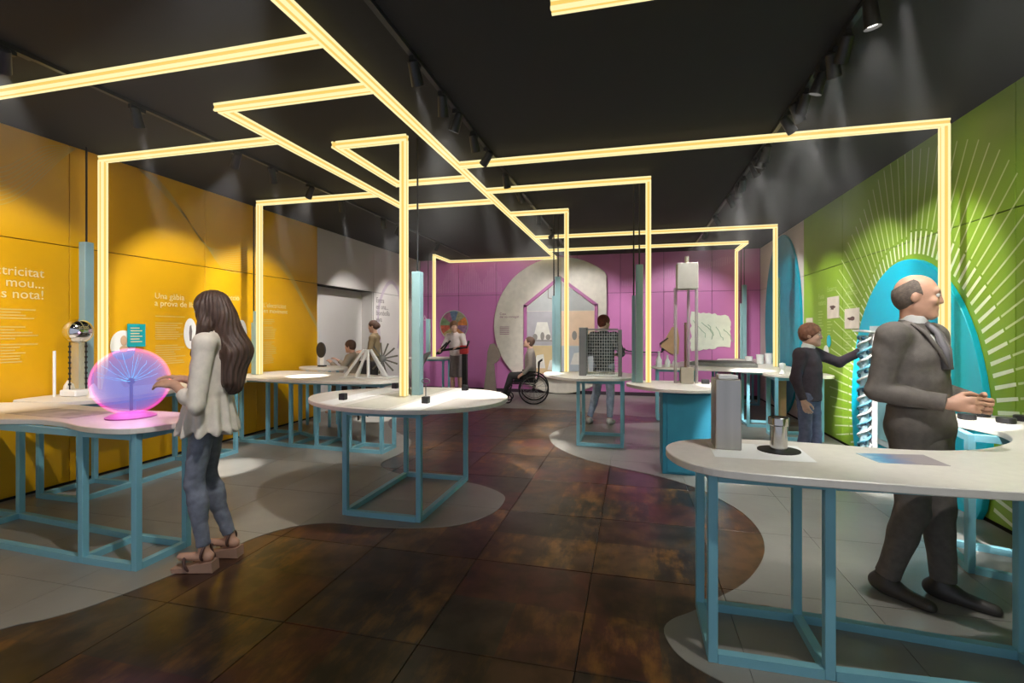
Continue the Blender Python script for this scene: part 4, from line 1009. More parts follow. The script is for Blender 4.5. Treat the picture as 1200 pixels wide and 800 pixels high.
# hand-crank machine before the colour wheel
x, y = -3.44, 9.70
t = thing('crank_machine', 'black post machine with a red head and long black handlebar', 'machine', (x, y, 0))
MB().bbox(x - 0.10, x + 0.10, y - 0.10, y + 0.10, ZF, 0.04, 0.006).build('base_plate', BLACK, t)
MB().bbox(x - 0.05, x + 0.05, y - 0.05, y + 0.05, 0.04, 1.02, 0.006).build('post', BLACK, t)
MB().bbox(x - 0.10, x + 0.07, y - 0.07, y + 0.07, 1.02, 1.20, 0.02).build('head', mat('machine_red', (186, 48, 54), 0.4), t)
MB().tube([(x + 0.10, y - 0.03, 1.30), (x + 0.06, y - 0.05, 1.16), (x - 0.3, y - 0.06, 1.12), (x - 0.48, y - 0.06, 1.10), (x - 0.52, y - 0.02, 1.06), (x - 0.58, y, 1.03), (x - 0.64, y, 1.02)], 0.026, 8).build('handlebar', BLACK, t, True)
MB().tube([(x - 0.46, y - 0.06, 1.10), (x - 0.36, y - 0.1, 1.22), (x - 0.28, y - 0.12, 1.30)], 0.02, 8).build('grip', BLACK, t, True)
MB().tube([(x - 0.64, y, 1.02), (x - 0.5, y, 1.16), (x - 0.42, y + 0.05, 1.26)], 0.02, 8).build('grip', BLACK, t, True)
t = thing('leaning_stand', 'grey bent stand beside the crank machine before the pink wall', 'stand', (-4.42, 9.60, 0))
MB().tube([(-4.42, 9.6, ZF + 0.02), (-4.44, 9.6, 0.5), (-4.38, 9.6, 0.8), (-4.27, 9.6, 0.99), (-4.18, 9.6, 1.05)], [0.05, 0.046, 0.05, 0.052, 0.03], 12).build('bent_arm', mat('stand_grey', (150, 146, 148), 0.6), t, True)
MB().bbox(-4.56, -4.28, 9.5, 9.7, ZF, 0.05, 0.006).build('base_plate', BLACK, t)

# ------------------------------------------------------------------ people: smooth implicit bodies meshed as one surface
def V(*a): return np.array(a, float)
def eye3(): return np.eye(3)
def rot(ax, deg):
    t = math.radians(deg); c, s = math.cos(t), math.sin(t)
    return {'x': np.array([[1, 0, 0], [0, c, -s], [0, s, c]]), 'y': np.array([[c, 0, s], [0, 1, 0], [-s, 0, c]]), 'z': np.array([[c, -s, 0], [s, c, 0], [0, 0, 1]])}[ax]
class Shape:
    """list of primitives blended into one surface"""
    def __init__(s): s.p = []
    def cone(s, a, b, r1, r2, k=0.02, fr=None, sc=(1, 1, 1), cap=False, op='u'):
        s.p.append(dict(t='c', a=np.array(a, float), b=np.array(b, float), r1=r1, r2=r2, k=k, fr=fr or (eye3(), V(0, 0, 0)), sc=V(*sc), cap=cap, op=op)); return s
    def ell(s, c, r, k=0.02, fr=None, op='u', R=None):
        fr = fr or (eye3(), V(0, 0, 0)); c = np.array(c, float); Rw, o = fr
        o2 = o + Rw @ c; R2 = Rw if R is None else Rw @ R
        s.p.append(dict(t='e', r=V(*r), k=k, fr=(R2, o2), op=op)); return s
    def cut(s, n, p, fr=None, k=0.0):                       # keep the side where n.(x-p) < 0
        n = np.array(n, float); p = np.array(p, float)
        if fr: n = fr[0] @ n; p = fr[1] + fr[0] @ p
        s.p.append(dict(t='p', n=n / np.linalg.norm(n), p0=p, op='x', k=k)); return s
    def bounds(s):
        lo, hi = [], []
        for q in s.p:
            if q['t'] == 'p' or q['op'] != 'u': continue
            l, h = s.aabb(q); lo.append(l); hi.append(h)
        return np.min(lo, 0), np.max(hi, 0)
    def aabb(s, q):
        R, o = q['fr']
        if q['t'] == 'c':
            l = np.minimum(q['a'] - q['r1'], q['b'] - q['r2']) * q['sc']; h = np.maximum(q['a'] + q['r1'], q['b'] + q['r2']) * q['sc']
        else: l, h = -q['r'], q['r']
        C = np.array([[(l, h)[i][0], (l, h)[j][1], (l, h)[k][2]] for i in (0, 1) for j in (0, 1) for k in (0, 1)]) @ R.T + o
        return C.min(0), C.max(0)
    def mesh(s, vox, disp=None):
        lo, hi = s.bounds(); lo = lo - vox * 3; hi = hi + vox * 3
        n = np.ceil((hi - lo) / vox).astype(int) + 1
        ax = [lo[i] + np.arange(n[i]) * vox for i in range(3)]
        D = np.full(n, 1.0, np.float32)
        for q in s.p:
            if q['t'] == 'p':
                d = (ax[0][:, None, None] - q['p0'][0]) * q['n'][0] + (ax[1][None, :, None] - q['p0'][1]) * q['n'][1] + (ax[2][None, None, :] - q['p0'][2]) * q['n'][2]
                D = np.maximum(D, d.astype(np.float32)); continue
            l, h = s.aabb(q); m = q['k'] + vox * 3
            i0 = np.clip(np.floor((l - m - lo) / vox).astype(int), 0, n - 1); i1 = np.clip(np.ceil((h + m - lo) / vox).astype(int) + 1, 1, n)
            if np.any(i1 <= i0): continue
            sl = tuple(slice(a, b) for a, b in zip(i0, i1))
            R, o = q['fr']
            X = ax[0][sl[0]][:, None, None] - o[0]; Y = ax[1][sl[1]][None, :, None] - o[1]; Z = ax[2][sl[2]][None, None, :] - o[2]
            qx = X * R[0, 0] + Y * R[1, 0] + Z * R[2, 0]; qy = X * R[0, 1] + Y * R[1, 1] + Z * R[2, 1]; qz = X * R[0, 2] + Y * R[1, 2] + Z * R[2, 2]
            if q['t'] == 'c':
                sc = q['sc']; qx = qx / sc[0]; qy = qy / sc[1]; qz = qz / sc[2]
                a, ba = q['a'], q['b'] - q['a']; L2 = max(ba @ ba, 1e-9)
                hh = np.clip(((qx - a[0]) * ba[0] + (qy - a[1]) * ba[1] + (qz - a[2]) * ba[2]) / L2, 0, 1)
                d = np.sqrt((qx - a[0] - hh * ba[0]) ** 2 + (qy - a[1] - hh * ba[1]) ** 2 + (qz - a[2] - hh * ba[2]) ** 2) - (q['r1'] + (q['r2'] - q['r1']) * hh)
                if q['cap']:
                    L = math.sqrt(L2); d = np.maximum(d, ((qx - q['b'][0]) * ba[0] + (qy - q['b'][1]) * ba[1] + (qz - q['b'][2]) * ba[2]) / L)
                d = d * sc.min()
            else:
                r = q['r']; d = (np.sqrt((qx / r[0]) ** 2 + (qy / r[1]) ** 2 + (qz / r[2]) ** 2) - 1) * r.min()
            A = D[sl]; k = max(q['k'], 1e-5)
            if q['op'] == 'u':
                hq = np.clip(0.5 + 0.5 * (A - d) / k, 0, 1); D[sl] = A + (d - A) * hq - k * hq * (1 - hq)
            else:
                d = -d; hq = np.clip(0.5 - 0.5 * (A - d) / k, 0, 1); D[sl] = A + (d - A) * hq + k * hq * (1 - hq)
        if disp is not None:
            D = D + disp(ax[0][:, None, None], ax[1][None, :, None], ax[2][None, None, :]).astype(np.float32)
        return surface_net(D, lo, vox)
CORN = np.array([[i, j, k] for i in (0, 1) for j in (0, 1) for k in (0, 1)])
EDG = [(a, b) for a in range(8) for b in range(a + 1, 8) if np.abs(CORN[a] - CORN[b]).sum() == 1]
def surface_net(D, lo, vox):
    I = D < 0; nx, ny, nz = D.shape
    cnt = np.zeros((nx - 1, ny - 1, nz - 1), np.int8)
    for c in CORN: cnt += I[c[0]:nx - 1 + c[0], c[1]:ny - 1 + c[1], c[2]:nz - 1 + c[2]]
    act = np.argwhere((cnt > 0) & (cnt < 8))
    idx = np.full(cnt.shape, -1, np.int32); idx[act[:, 0], act[:, 1], act[:, 2]] = np.arange(len(act))
    vals = np.stack([D[act[:, 0] + c[0], act[:, 1] + c[1], act[:, 2] + c[2]] for c in CORN], 1)
    P = np.zeros((len(act), 3)); W_ = np.zeros(len(act))
    for a, b in EDG:
        va, vb = vals[:, a], vals[:, b]; m = (va < 0) != (vb < 0)
        t = np.where(m, va / np.where(m, va - vb, 1), 0)
        P += np.where(m[:, None], CORN[a] + t[:, None] * (CORN[b] - CORN[a]), 0); W_ += m
    P = act + P / W_[:, None]
    F = []
    for axis in range(3):
        u, w = [(1, 2), (2, 0), (0, 1)][axis]
        sa = [slice(1, -1)] * 3; sb = [slice(1, -1)] * 3
        sa[axis] = slice(0, D.shape[axis] - 1); sb[axis] = slice(1, D.shape[axis])
        A, B = I[tuple(sa)], I[tuple(sb)]
        e = np.argwhere(A != B)
        if not len(e): continue
        off = np.ones(3, int); off[axis] = 0; g = e + off
        inn = A[e[:, 0], e[:, 1], e[:, 2]]
        def cell(du, dw):
            c = g.copy(); c[:, u] += du; c[:, w] += dw; return idx[c[:, 0], c[:, 1], c[:, 2]]
        Q = np.stack([cell(-1, -1), cell(0, -1), cell(0, 0), cell(-1, 0)], 1)
        Q[~inn] = Q[~inn][:, ::-1]; F.append(Q)
    F = np.concatenate(F); F = F[(F >= 0).all(1)]
    return P * vox + lo, F
def add_mesh(name, VF, m, parent):
    P, F = VF; me = bpy.data.meshes.new(name)
    me.vertices.add(len(P)); me.vertices.foreach_set('co', P.astype(np.float32).ravel())
    me.loops.add(len(F) * 4); me.loops.foreach_set('vertex_index', F.astype(np.int32).ravel())
    me.polygons.add(len(F)); me.polygons.foreach_set('loop_start', np.arange(len(F), dtype=np.int32) * 4)
    me.polygons.foreach_set('use_smooth', np.ones(len(F), bool)); me.update(calc_edges=True); me.validate()
    me.materials.append(m)
    o = bpy.data.objects.new(name, me); COL.objects.link(o); o.parent = parent
    return o
def unit(v): v = np.array(v, float); return v / np.linalg.norm(v)

def head(sh, fr, sc=1.0, female=False):
    """head in its own frame: origin between the ears, +Y face, sizes for an adult, sc scales"""
    f = lambda *a: tuple(x * sc for x in a)
    sh.ell(f(0, -0.012, 0.035), f(0.074, 0.094, 0.085), 0.02 * sc, fr)
    sh.ell(f(0, 0.028, -0.03), f(0.060, 0.066, 0.082), 0.03 * sc, fr)
    sh.cone(f(-0.042, -0.005, -0.055), f(0, 0.070, -0.092), 0.020 * sc, 0.020 * sc, 0.025 * sc, fr)
    sh.cone(f(0.042, -0.005, -0.055), f(0, 0.070, -0.092), 0.020 * sc, 0.020 * sc, 0.025 * sc, fr)
    sh.cone(f(-0.034, 0.078, 0.036), f(0.034, 0.078, 0.036), 0.013 * sc, 0.013 * sc, 0.015 * sc, fr)
    sh.cone(f(0, 0.086, 0.024), f(0, 0.102, -0.020), 0.008 * sc, 0.011 * sc, 0.012 * sc, fr)
    for q in (-1, 1):
        sh.ell(f(0.011 * q, 0.093, -0.024), f(0.009, 0.011, 0.008), 0.006 * sc, fr)
        sh.ell(f(0.030 * q, 0.103, 0.012), f(0.018, 0.016, 0.012), 0.010 * sc, fr, op='d')
        sh.ell(f(0.036 * q, 0.068, -0.02), f(0.020, 0.022, 0.020), 0.015 * sc, fr)
        sh.ell(f(0.074 * q, -0.006, -0.004), f(0.010, 0.020, 0.031), 0.006 * sc, fr, R=rot('z', 18 * q) @ rot('x', -8))
    sh.cone(f(-0.018, 0.088, -0.052), f(0.018, 0.088, -0.052), 0.0075 * sc, 0.0075 * sc, 0.006 * sc, fr)
    sh.cone(f(-0.015, 0.087, -0.064), f(0.015, 0.087, -0.064), 0.0080 * sc, 0.0080 * sc, 0.006 * sc, fr)
def hand(sh, w, d, pn, th, curl=0.5, sc=1.0):
    """w wrist, d direction of the fingers, pn palm normal, th side of the thumb"""
    d = unit(d); pn = unit(np.array(pn) - d * (d @ np.array(pn))); lat = unit(np.array(th) - d * (d @ np.array(th)) - pn * (pn @ np.array(th)))
    w = np.array(w, float); R = np.stack([lat, pn, d], 1); fr = (R, w)
    sh.cone((0, 0, 0.0), (0, 0, 0.03 * sc), 0.026 * sc, 0.03 * sc, 0.015, fr, (1, 0.75, 1))
    sh.cone((0.018 * sc, 0, 0.045 * sc), (0.022 * sc, 0, 0.088 * sc), 0.022 * sc, 0.018 * sc, 0.012, fr, (1, 0.62, 1))
    sh.cone((-0.014 * sc, 0, 0.040 * sc), (-0.024 * sc, 0, 0.082 * sc), 0.022 * sc, 0.017 * sc, 0.012, fr, (1, 0.62, 1))
    for i, (x, L) in enumerate(((0.031, 0.070), (0.0105, 0.079), (-0.0105, 0.073), (-0.031, 0.058))):
        p = V(x, 0, 0.090 - 0.004 * abs(i - 1.2)) * sc; ang = 0.15 * curl; seg = (0.44, 0.31, 0.25)
        fan = x * 2.2
        for j, s_ in enumerate(seg):
            ang += curl * (0.55, 0.85, 0.6)[j]
            q = p + V(math.sin(fan) * math.cos(ang), math.sin(ang), math.cos(ang) * math.cos(fan)) * L * s_ * sc
            sh.cone(p, q, (0.0098, 0.0090, 0.0082)[j] * sc, (0.0090, 0.0082, 0.0074)[j] * sc, 0.004, fr); p = q
    a = V(0.026, 0.004, 0.022) * sc; b_ = V(0.052, 0.016, 0.055) * sc; c = V(0.058, 0.030, 0.084) * sc; e = V(0.052, 0.040, 0.106) * sc
    sh.cone(a, b_, 0.016 * sc, 0.0125 * sc, 0.010, fr); sh.cone(b_, c, 0.012 * sc, 0.0105 * sc, 0.004, fr); sh.cone(c, e, 0.0102 * sc, 0.0085 * sc, 0.003, fr)

class Fig:
    """joint positions in the figure's own frame (metres): +Y forward, +X its right side, feet at z = 0"""
    def __init__(s, h, pelvis=None, lean=0.0, twist=0.0, roll=0.0, head_yaw=0.0, head_pitch=0.0, head_roll=0.0, **kw):
        k = h / 1.75; s.k = k; s.h = h
        s.pel = V(0, 0, 0.94 * k) if pelvis is None else V(*pelvis)
        s.T = rot('z', twist) @ rot('x', -lean) @ rot('y', roll)
        s.tf = (s.T, s.pel)
        t = lambda *a: s.pel + s.T @ (V(*a) * k)
        s.t = t
        s.neck = t(0, -0.020, 0.535); s.hp = t(0, 0.012, 0.690)
        s.H = rot('z', twist + head_yaw) @ rot('x', -head_pitch) @ rot('y', head_roll); s.hf = (s.H, s.hp)
        s.sh = {1: t(0.178, -0.018, 0.475), -1: t(-0.178, -0.018, 0.475)}
        s.hip = {1: t(0.085, 0, -0.02), -1: t(-0.085, 0, -0.02)}
        s.el = {q: V(*kw['el'][q]) for q in (1, -1)}; s.wr = {q: V(*kw['wr'][q]) for q in (1, -1)}
        s.kn = {q: V(*kw['kn'][q]) for q in (1, -1)}; s.an = {q: V(*kw['an'][q]) for q in (1, -1)}
        s.hd = kw.get('hd', {}); s.foot = {q: unit(kw.get('foot', {}).get(q, (0.12 * q, 1, 0))) for q in (1, -1)}
    def body(s, vox, w=1.0, female=False, hands=True, hs=None, head_k=1.0, feet=True):
        k = s.k; B = Shape(); f = s.tf; m = lambda *a: tuple(x * k for x in a)
        B.ell(m(0, 0, 0.01), m(0.15 * w, 0.10, 0.12), 0.03, f).ell(m(0, 0, 0.15), m(0.125 * w, 0.085, 0.13), 0.05, f).ell(m(0, -0.005, 0.34), m(0.145 * w, 0.10, 0.17), 0.05, f)
        B.cone(s.sh[-1], s.sh[1], 0.050 * k, 0.050 * k, 0.05)
        B.cone(s.neck, s.hp + s.H @ V(0, -0.02, -0.05) * k, 0.056 * k * (0.86 if female else 1), 0.050 * k * (0.86 if female else 1), 0.03)
        for q in (1, -1):
            B.cone(s.sh[q], s.el[q], 0.047 * k * w, 0.036 * k, 0.03); B.cone(s.el[q], s.wr[q], 0.037 * k, 0.025 * k, 0.02)
            B.cone(s.hip[q], s.kn[q], 0.075 * k * w, 0.050 * k, 0.04); B.cone(s.kn[q], s.an[q], 0.048 * k, 0.034 * k, 0.02)
            c = s.kn[q] * 0.68 + s.an[q] * 0.32 - s.foot[q] * 0.014 * k; B.ell(c, m(0.040, 0.042, 0.09), 0.03)
            if feet:
                a = s.an[q]; fd = s.foot[q]; g = np.array([a[0], a[1], max(a[2] - 0.05 * k, 0.03 * k)])
                B.cone(g - fd * 0.035 * k, g + fd * 0.15 * k, 0.032 * k, 0.024 * k, 0.03)
            if hands:
                hd = s.hd.get(q, {}); d = hd.get('d', s.wr[q] - s.el[q])
                hand(B, s.wr[q], d, hd.get('pn', (-q, 0, 0)), hd.get('th', (0, 1, 0)), hd.get('curl', 0.5), (hs or 1.0) * k)
        head(B, s.hf, k * head_k, female)
        return B.mesh(vox)
    def trousers(s, vox, fat=1.0, hem=0.05, disp=None, top=0.10):
        k = s.k; B = Shape(); f = s.tf; m = lambda *a: tuple(x * k for x in a)
        B.ell(m(0, 0, 0.0), m(0.168 * fat, 0.122 * fat, 0.13), 0.03, f).ell(m(0, 0, 0.10), m(0.155 * fat, 0.112 * fat, 0.12), 0.04, f)
        for q in (1, -1):
            B.cone(s.hip[q], s.kn[q], 0.092 * k * fat, 0.066 * k * fat, 0.035)
            e = s.an[q] + (s.kn[q] - s.an[q]) * hem
            B.cone(s.kn[q], e, 0.064 * k * fat, 0.050 * k * fat, 0.02, cap=True)
            c = s.kn[q] * 0.68 + s.an[q] * 0.32 - s.foot[q] * 0.014 * k; B.ell(c, m(0.056, 0.058, 0.11), 0.03)
        B.cut((0, 0, 1), m(0, 0, top), f)
        return B.mesh(vox, disp)
    def top(s, vox, fat=1.0, hem=-0.08, sleeve=0.97, sl_r=1.0, disp=None, flare=0.0, collar=0.0, neck_cut=True, open_v=0.0):
        k = s.k; B = Shape(); f = s.tf; m = lambda *a: tuple(x * k for x in a)
        B.ell(m(0, -0.004, 0.345), m(0.165 * fat, 0.122 * fat, 0.175), 0.04, f).ell(m(0, 0, 0.16), m(0.148 * fat, 0.108 * fat, 0.16), 0.06, f)
        B.cone((0, 0, 0.22 * k), (0, 0, hem * k), (0.150 * fat) * k, (0.172 * fat + flare) * k, 0.05, f, (1, 0.74 + flare * 1.2, 1), cap=False)
        B.cone(s.sh[-1], s.sh[1], 0.066 * k * fat, 0.066 * k * fat, 0.05)
        B.cone(s.neck - s.T @ V(0, 0, 0.03) * k, s.neck + s.T @ V(0, 0.004, 0.03 + collar) * k, 0.075 * k, 0.062 * k, 0.03, cap=True)
        B.cut((0, 0, -1), m(0, 0, hem), f)
        for q in (1, -1):
            B.cone(s.sh[q], s.el[q], 0.066 * k * fat * sl_r, 0.052 * k * sl_r, 0.035)
            if sleeve > 0:
                e = s.el[q] + (s.wr[q] - s.el[q]) * sleeve
                B.cone(s.el[q], e, 0.052 * k * sl_r, 0.041 * k * sl_r, 0.02, cap=True)
        if open_v:                                            # V opening at the chest
            B.cone((0, 0.13 * k, 0.54 * k), (0, 0.15 * k, (0.52 - open_v) * k), 0.080 * k, 0.008 * k, 0.006, f, op='d')
        return B.mesh(vox, disp)
    def shoe(s, q, vox, L=0.28, w=0.046, heel=0.0, z0=0.0):
        k = s.k; B = Shape(); fd = s.foot[q]; fd = unit((fd[0], fd[1], 0)); a = s.an[q]
        R = np.stack([np.cross(fd, V(0, 0, 1)), fd, V(0, 0, 1)], 1); fr = (R, V(a[0], a[1], z0))
        B.cone((0, -0.045 * k, 0.045 * k), (0, 0.03 * k, 0.05 * k), w * k, 0.045 * k, 0.03, fr, (0.86, 1, 1))
        B.cone((0, 0.02 * k, 0.035 * k), (0, (L - 0.12) * k, 0.022 * k), 0.050 * k, 0.036 * k, 0.03, fr, (1, 1, 0.9))
        B.cone((0, -0.01 * k, 0.05 * k), (0, -0.01 * k, 0.10 * k), 0.046 * k, 0.042 * k, 0.03, fr, cap=True)
        B.cut((0, 0, -1), (0, 0, z0 + 0.001))
        return B.mesh(vox)
    def short_hair(s, vox, grow=1.0, front=0.045, nape=-0.05, k_=None, head_k=1.0, disp=None):
        k = s.k * head_k; B = Shape(); f = s.hf; m = lambda *a: tuple(x * k for x in a)
        B.ell(m(0, -0.014, 0.040), m(0.083 * grow, 0.102 * grow, 0.092 * grow), 0.02, f)
        B.ell(m(0, -0.045, -0.01), m(0.070 * grow, 0.062 * grow, 0.07), 0.02, f)
        B.ell(m(0, 0.095, -0.035), m(0.088, 0.085, 0.075 + front), 0.012, f, op='d')
        B.cut((0, 0.35, -1), m(0, 0, nape), f)
        return B.mesh(vox, disp)
    def eyes(s, parent, head_k=1.0):
        k = s.k * head_k
        for q in (-1, 1):
            c = s.hp + s.H @ V(0.030 * q, 0.081, 0.012) * k
            e = MB().sphere(tuple(c), 0.0125 * k, 14, 10).build('eye', EYEW, parent, True, world=False)
            c2 = s.hp + s.H @ V(0.030 * q, 0.0893, 0.012) * k
            MB().sphere(tuple(c2), 0.0058 * k, 10, 8).build('iris', EYED, e, True, world=False)
EYEW = mat('eye_white', (224, 220, 214), 0.25); EYED = mat('eye_dark', (46, 34, 28), 0.2)
SKIN = mat('skin', (206, 158, 132), 0.5, var=0.05, scale=25); SKIN2 = mat('skin_pale', (216, 172, 150), 0.5, var=0.05, scale=25)
def fold(amp, fx, fz, ph=0.0):
    return lambda X, Y, Z: amp * np.sin(X * fx + Z * fz + ph + 1.3 * np.sin(Z * fz * 0.7 + Y * fx * 0.6)) * np.cos(Y * fx * 0.8 + Z * fz * 0.4)
def person(label, x, y, facing, z=ZF):
    return thing('person', label, 'person', (x, y, z), math.radians(facing) - PI / 2)

# --- the woman at the plasma globe
wm = person('person with long brown hair in white cardigan and grey jeans at the plasma globe', -2.655, 2.56, 207)
F = Fig(1.66, pelvis=(0, -0.01, 0.975), lean=-2, head_yaw=-14, head_pitch=14,
        el={1: (0.235, -0.02, 1.06), -1: (-0.235, -0.02, 1.05)}, wr={1: (0.12, 0.17, 1.18), -1: (-0.14, 0.13, 1.17)},
        kn={1: (0.085, 0.03, 0.55), -1: (-0.075, 0.05, 0.55)}, an={1: (0.10, -0.10, 0.135), -1: (-0.085, -0.01, 0.135)}, foot={1: (0.30, 1, 0), -1: (0.22, 1, 0)},
        hd={1: dict(d=(-0.15, 1, 0.25), pn=(0, 0.2, -1), th=(-1, 0, 0), curl=0.35), -1: dict(d=(0.25, 1, 0.15), pn=(0.6, 0.1, -1), th=(0.9, 0, 0.4), curl=0.5)})
add_mesh('body', F.body(0.006, w=0.9, female=True), SKIN, wm)
def den(X, Y, Z): return fold(0.0025, 38, 60)(X, Y, Z)
add_mesh('jeans', F.trousers(0.008, fat=0.86, hem=0.04, disp=den), mat('grey_jeans', (126, 130, 144), 0.85, var=0.16, scale=22, bump=0.15, bscale=220), wm)
def peplum(X, Y, Z):
    a = np.arctan2(Y, X); t = np.clip((1.16 - Z) / 0.28, 0, 1)
    return 0.016 * t * np.sin(a * 13) + fold(0.003, 26, 34)(X, Y, Z)
add_mesh('cardigan', F.top(0.007, fat=0.93, hem=-0.12, sleeve=0.62, sl_r=1.02, disp=peplum, flare=0.055, open_v=0.12), mat('cardigan', (226, 214, 200), 0.85, var=0.05, scale=30, bump=0.25, bscale=260), wm)
H_ = Shape(); hf = F.hf; k = F.k
H_.ell((0, -0.014 * k, 0.042 * k), (0.088 * k, 0.108 * k, 0.094 * k), 0.02, hf)
H_.ell((0, -0.06 * k, -0.03 * k), (0.086 * k, 0.075 * k, 0.11 * k), 0.04, hf)
H_.cone(F.hp + V(0, -0.075, -0.06), F.t(0.0, -0.150, 0.42), 0.080, 0.092, 0.05, sc=(1, 1, 1))
H_.cone(F.t(0.0, -0.150, 0.42), F.t(-0.02, -0.145, 0.19), 0.090, 0.062, 0.05)
H_.cone(F.t(-0.07, -0.135, 0.40), F.t(-0.08, -0.135, 0.22), 0.052, 0.040, 0.04)
H_.cone(F.t(0.07, -0.135, 0.40), F.t(0.06, -0.135, 0.23), 0.052, 0.036, 0.04)
for q in (-1, 1):
    H_.cone(F.hp + F.H @ V(0.072 * q, 0.02, 0.03), F.hp + F.H @ V(0.082 * q, 0.012, -0.10), 0.030, 0.036, 0.03)
    H_.cone(F.hp + F.H @ V(0.082 * q, 0.012, -0.10), F.t(0.115 * q, 0.055, 0.40), 0.036, 0.026, 0.03)
H_.ell((0, 0.110 * k, -0.02 * k), (0.062 * k, 0.075 * k, 0.085 * k), 0.012, hf, op='d')
add_mesh('hair', H_.mesh(0.006, lambda X, Y, Z: 0.0035 * np.sin(np.arctan2(Y + 0.05, X) * 26 + np.sin(Z * 22) * 1.6 + X * 60)), mat('brown_hair', (84, 62, 52), 0.5, var=0.35, scale=30, stretch=(3, 3, 0.3)), wm)
F.eyes(wm)
WEDGE = mat('wedge_tan', (176, 138, 116), 0.7); STRAP = mat('strap_brown', (96, 68, 60), 0.6)
for q in (1, -1):
    a = F.an[q]; fd = unit((F.foot[q][0], F.foot[q][1], 0)); R = Matrix(((fd[1], fd[0], 0), (-fd[0], fd[1], 0), (0, 0, 1))).to_4x4(); M = Matrix.Translation((a[0], a[1], 0)) @ R
    sh_ = MB(); prof = [(-0.075, 0.0), (0.175, 0.0), (0.185, 0.025), (0.11, 0.03), (0.03, 0.052), (-0.07, 0.065)]
    n = len(prof); sh_.add([(-0.038, y_, z_) for y_, z_ in prof] + [(0.038, y_, z_) for y_, z_ in prof], [tuple(range(n)), tuple(range(n, 2 * n))[::-1]] + [(i, n + i, n + (i + 1) % n, (i + 1) % n) for i in range(n)])
    s0 = sh_.xf(M).build('sandal', WEDGE, wm, world=False)
    for (y0, z0, rr, tl) in ((0.09, 0.045, 0.047, 0.5), (-0.01, 0.115, 0.048, -0.15)):
        MB().tube([(rr * math.cos(t_), y0 + tl * 0.04 * math.sin(t_), z0 + 0.045 * math.sin(t_)) for t_ in [2 * PI * i / 18 for i in range(18)]], 0.009, 6, closed=True).xf(M).build('strap', STRAP, s0, True, world=False)

# --- the man in the suit
mn = person('person in dark grey suit and tie standing in the bay of the C-shaped table', 1.57, 3.22, -54)
F = Fig(1.815, lean=-2, head_yaw=27, head_pitch=6,
        el={1: (0.25, -0.07, 1.16), -1: (-0.25, -0.05, 1.16)}, wr={1: (0.13, 0.20, 1.12), -1: (-0.10, 0.21, 1.11)},
        kn={1: (0.10, 0.02, 0.50), -1: (-0.095, 0.04, 0.50)}, an={1: (0.125, -0.10, 0.09), -1: (-0.10, 0.06, 0.09)},
        hd={1: dict(d=(-0.55, 1, 0.05), pn=(-1, -0.3, -0.15), th=(-0.1, 0.2, 1), curl=0.75), -1: dict(d=(0.6, 1, 0.0), pn=(1, -0.4, 0.1), th=(0, 0.2, 1), curl=0.8)},
        foot={1: (-0.05, 1, 0), -1: (-0.32, 1, 0)})
add_mesh('body', F.body(0.006, feet=False), SKIN, mn)
SUIT = mat('suit_grey', (108, 101, 95), 0.85, var=0.10, scale=30, bump=0.2, bscale=300)
add_mesh('trousers', F.trousers(0.008, fat=1.14, hem=0.03, disp=fold(0.003, 16, 22)), SUIT, mn)
add_mesh('jacket', F.top(0.007, fat=1.03, hem=-0.22, sleeve=0.95, sl_r=1.06, disp=fold(0.0045, 24, 26, 1.0), open_v=0.24), SUIT, mn)
add_mesh('shirt', Shape().ell((0, -0.002, 0.35 * F.k), (0.155 * F.k, 0.116 * F.k, 0.172 * F.k), 0.03, F.tf).cone(F.neck + F.T @ V(0, 0, -0.02), F.neck + F.T @ V(0, 0.016, 0.062), 0.070, 0.060, 0.02, cap=True).mesh(0.008), mat('shirt_white', (228, 226, 222), 0.7), mn)
tp = [F.t(0, 0.050, 0.545), F.t(0, 0.098, 0.49), F.t(0, 0.128, 0.40), F.t(0, 0.136, 0.30)]
MB().tube([tuple(p) for p in tp], [0.016, 0.017, 0.022, 0.028], 8).build('tie', mat('tie_grey', (110, 106, 108), 0.5), mn, True, world=False)
for q in (-1, 1):
    P = [F.t(0.075 * q, 0.02, 0.545), F.t(0.072 * q, 0.082, 0.49), F.t(0.045 * q, 0.125, 0.40), F.t(0.012 * q, 0.150, 0.30)]
    MB().tube([tuple(p) for p in P], [0.008, 0.011, 0.012, 0.006], 6).build('lapel', SUIT, mn, True, world=False)
RH = Shape(); k = F.k; hf = F.hf
RH.ell((0, -0.016 * k, 0.02 * k), (0.080 * k, 0.099 * k, 0.098 * k), 0.01, hf).ell((0, -0.045 * k, -0.01 * k), (0.068 * k, 0.062 * k, 0.07 * k), 0.02, hf)
RH.cut((0, 1, 0.35), (0, 0.030 * k, 0.0), hf).cut((0, -0.75, 1), (0, -0.02 * k, 0.098 * k), hf).cut((0, 0.4, -1), (0, 0, -0.055 * k), hf)
RH.ell((0, 0.012 * k, -0.03 * k), (0.3, 0.020 * k, 0.045 * k), 0.006, hf, op='d')
add_mesh('hair', RH.mesh(0.005), mat('grey_hair', (110, 98, 88), 0.8, var=0.2, scale=60, bump=0.3, bscale=200), mn)
F.eyes(mn)
SHOE = mat('shoe_grey', (66, 62, 58), 0.42)
for q in (1, -1): add_mesh('shoe', F.shoe(q, 0.006, L=0.315), SHOE, mn)

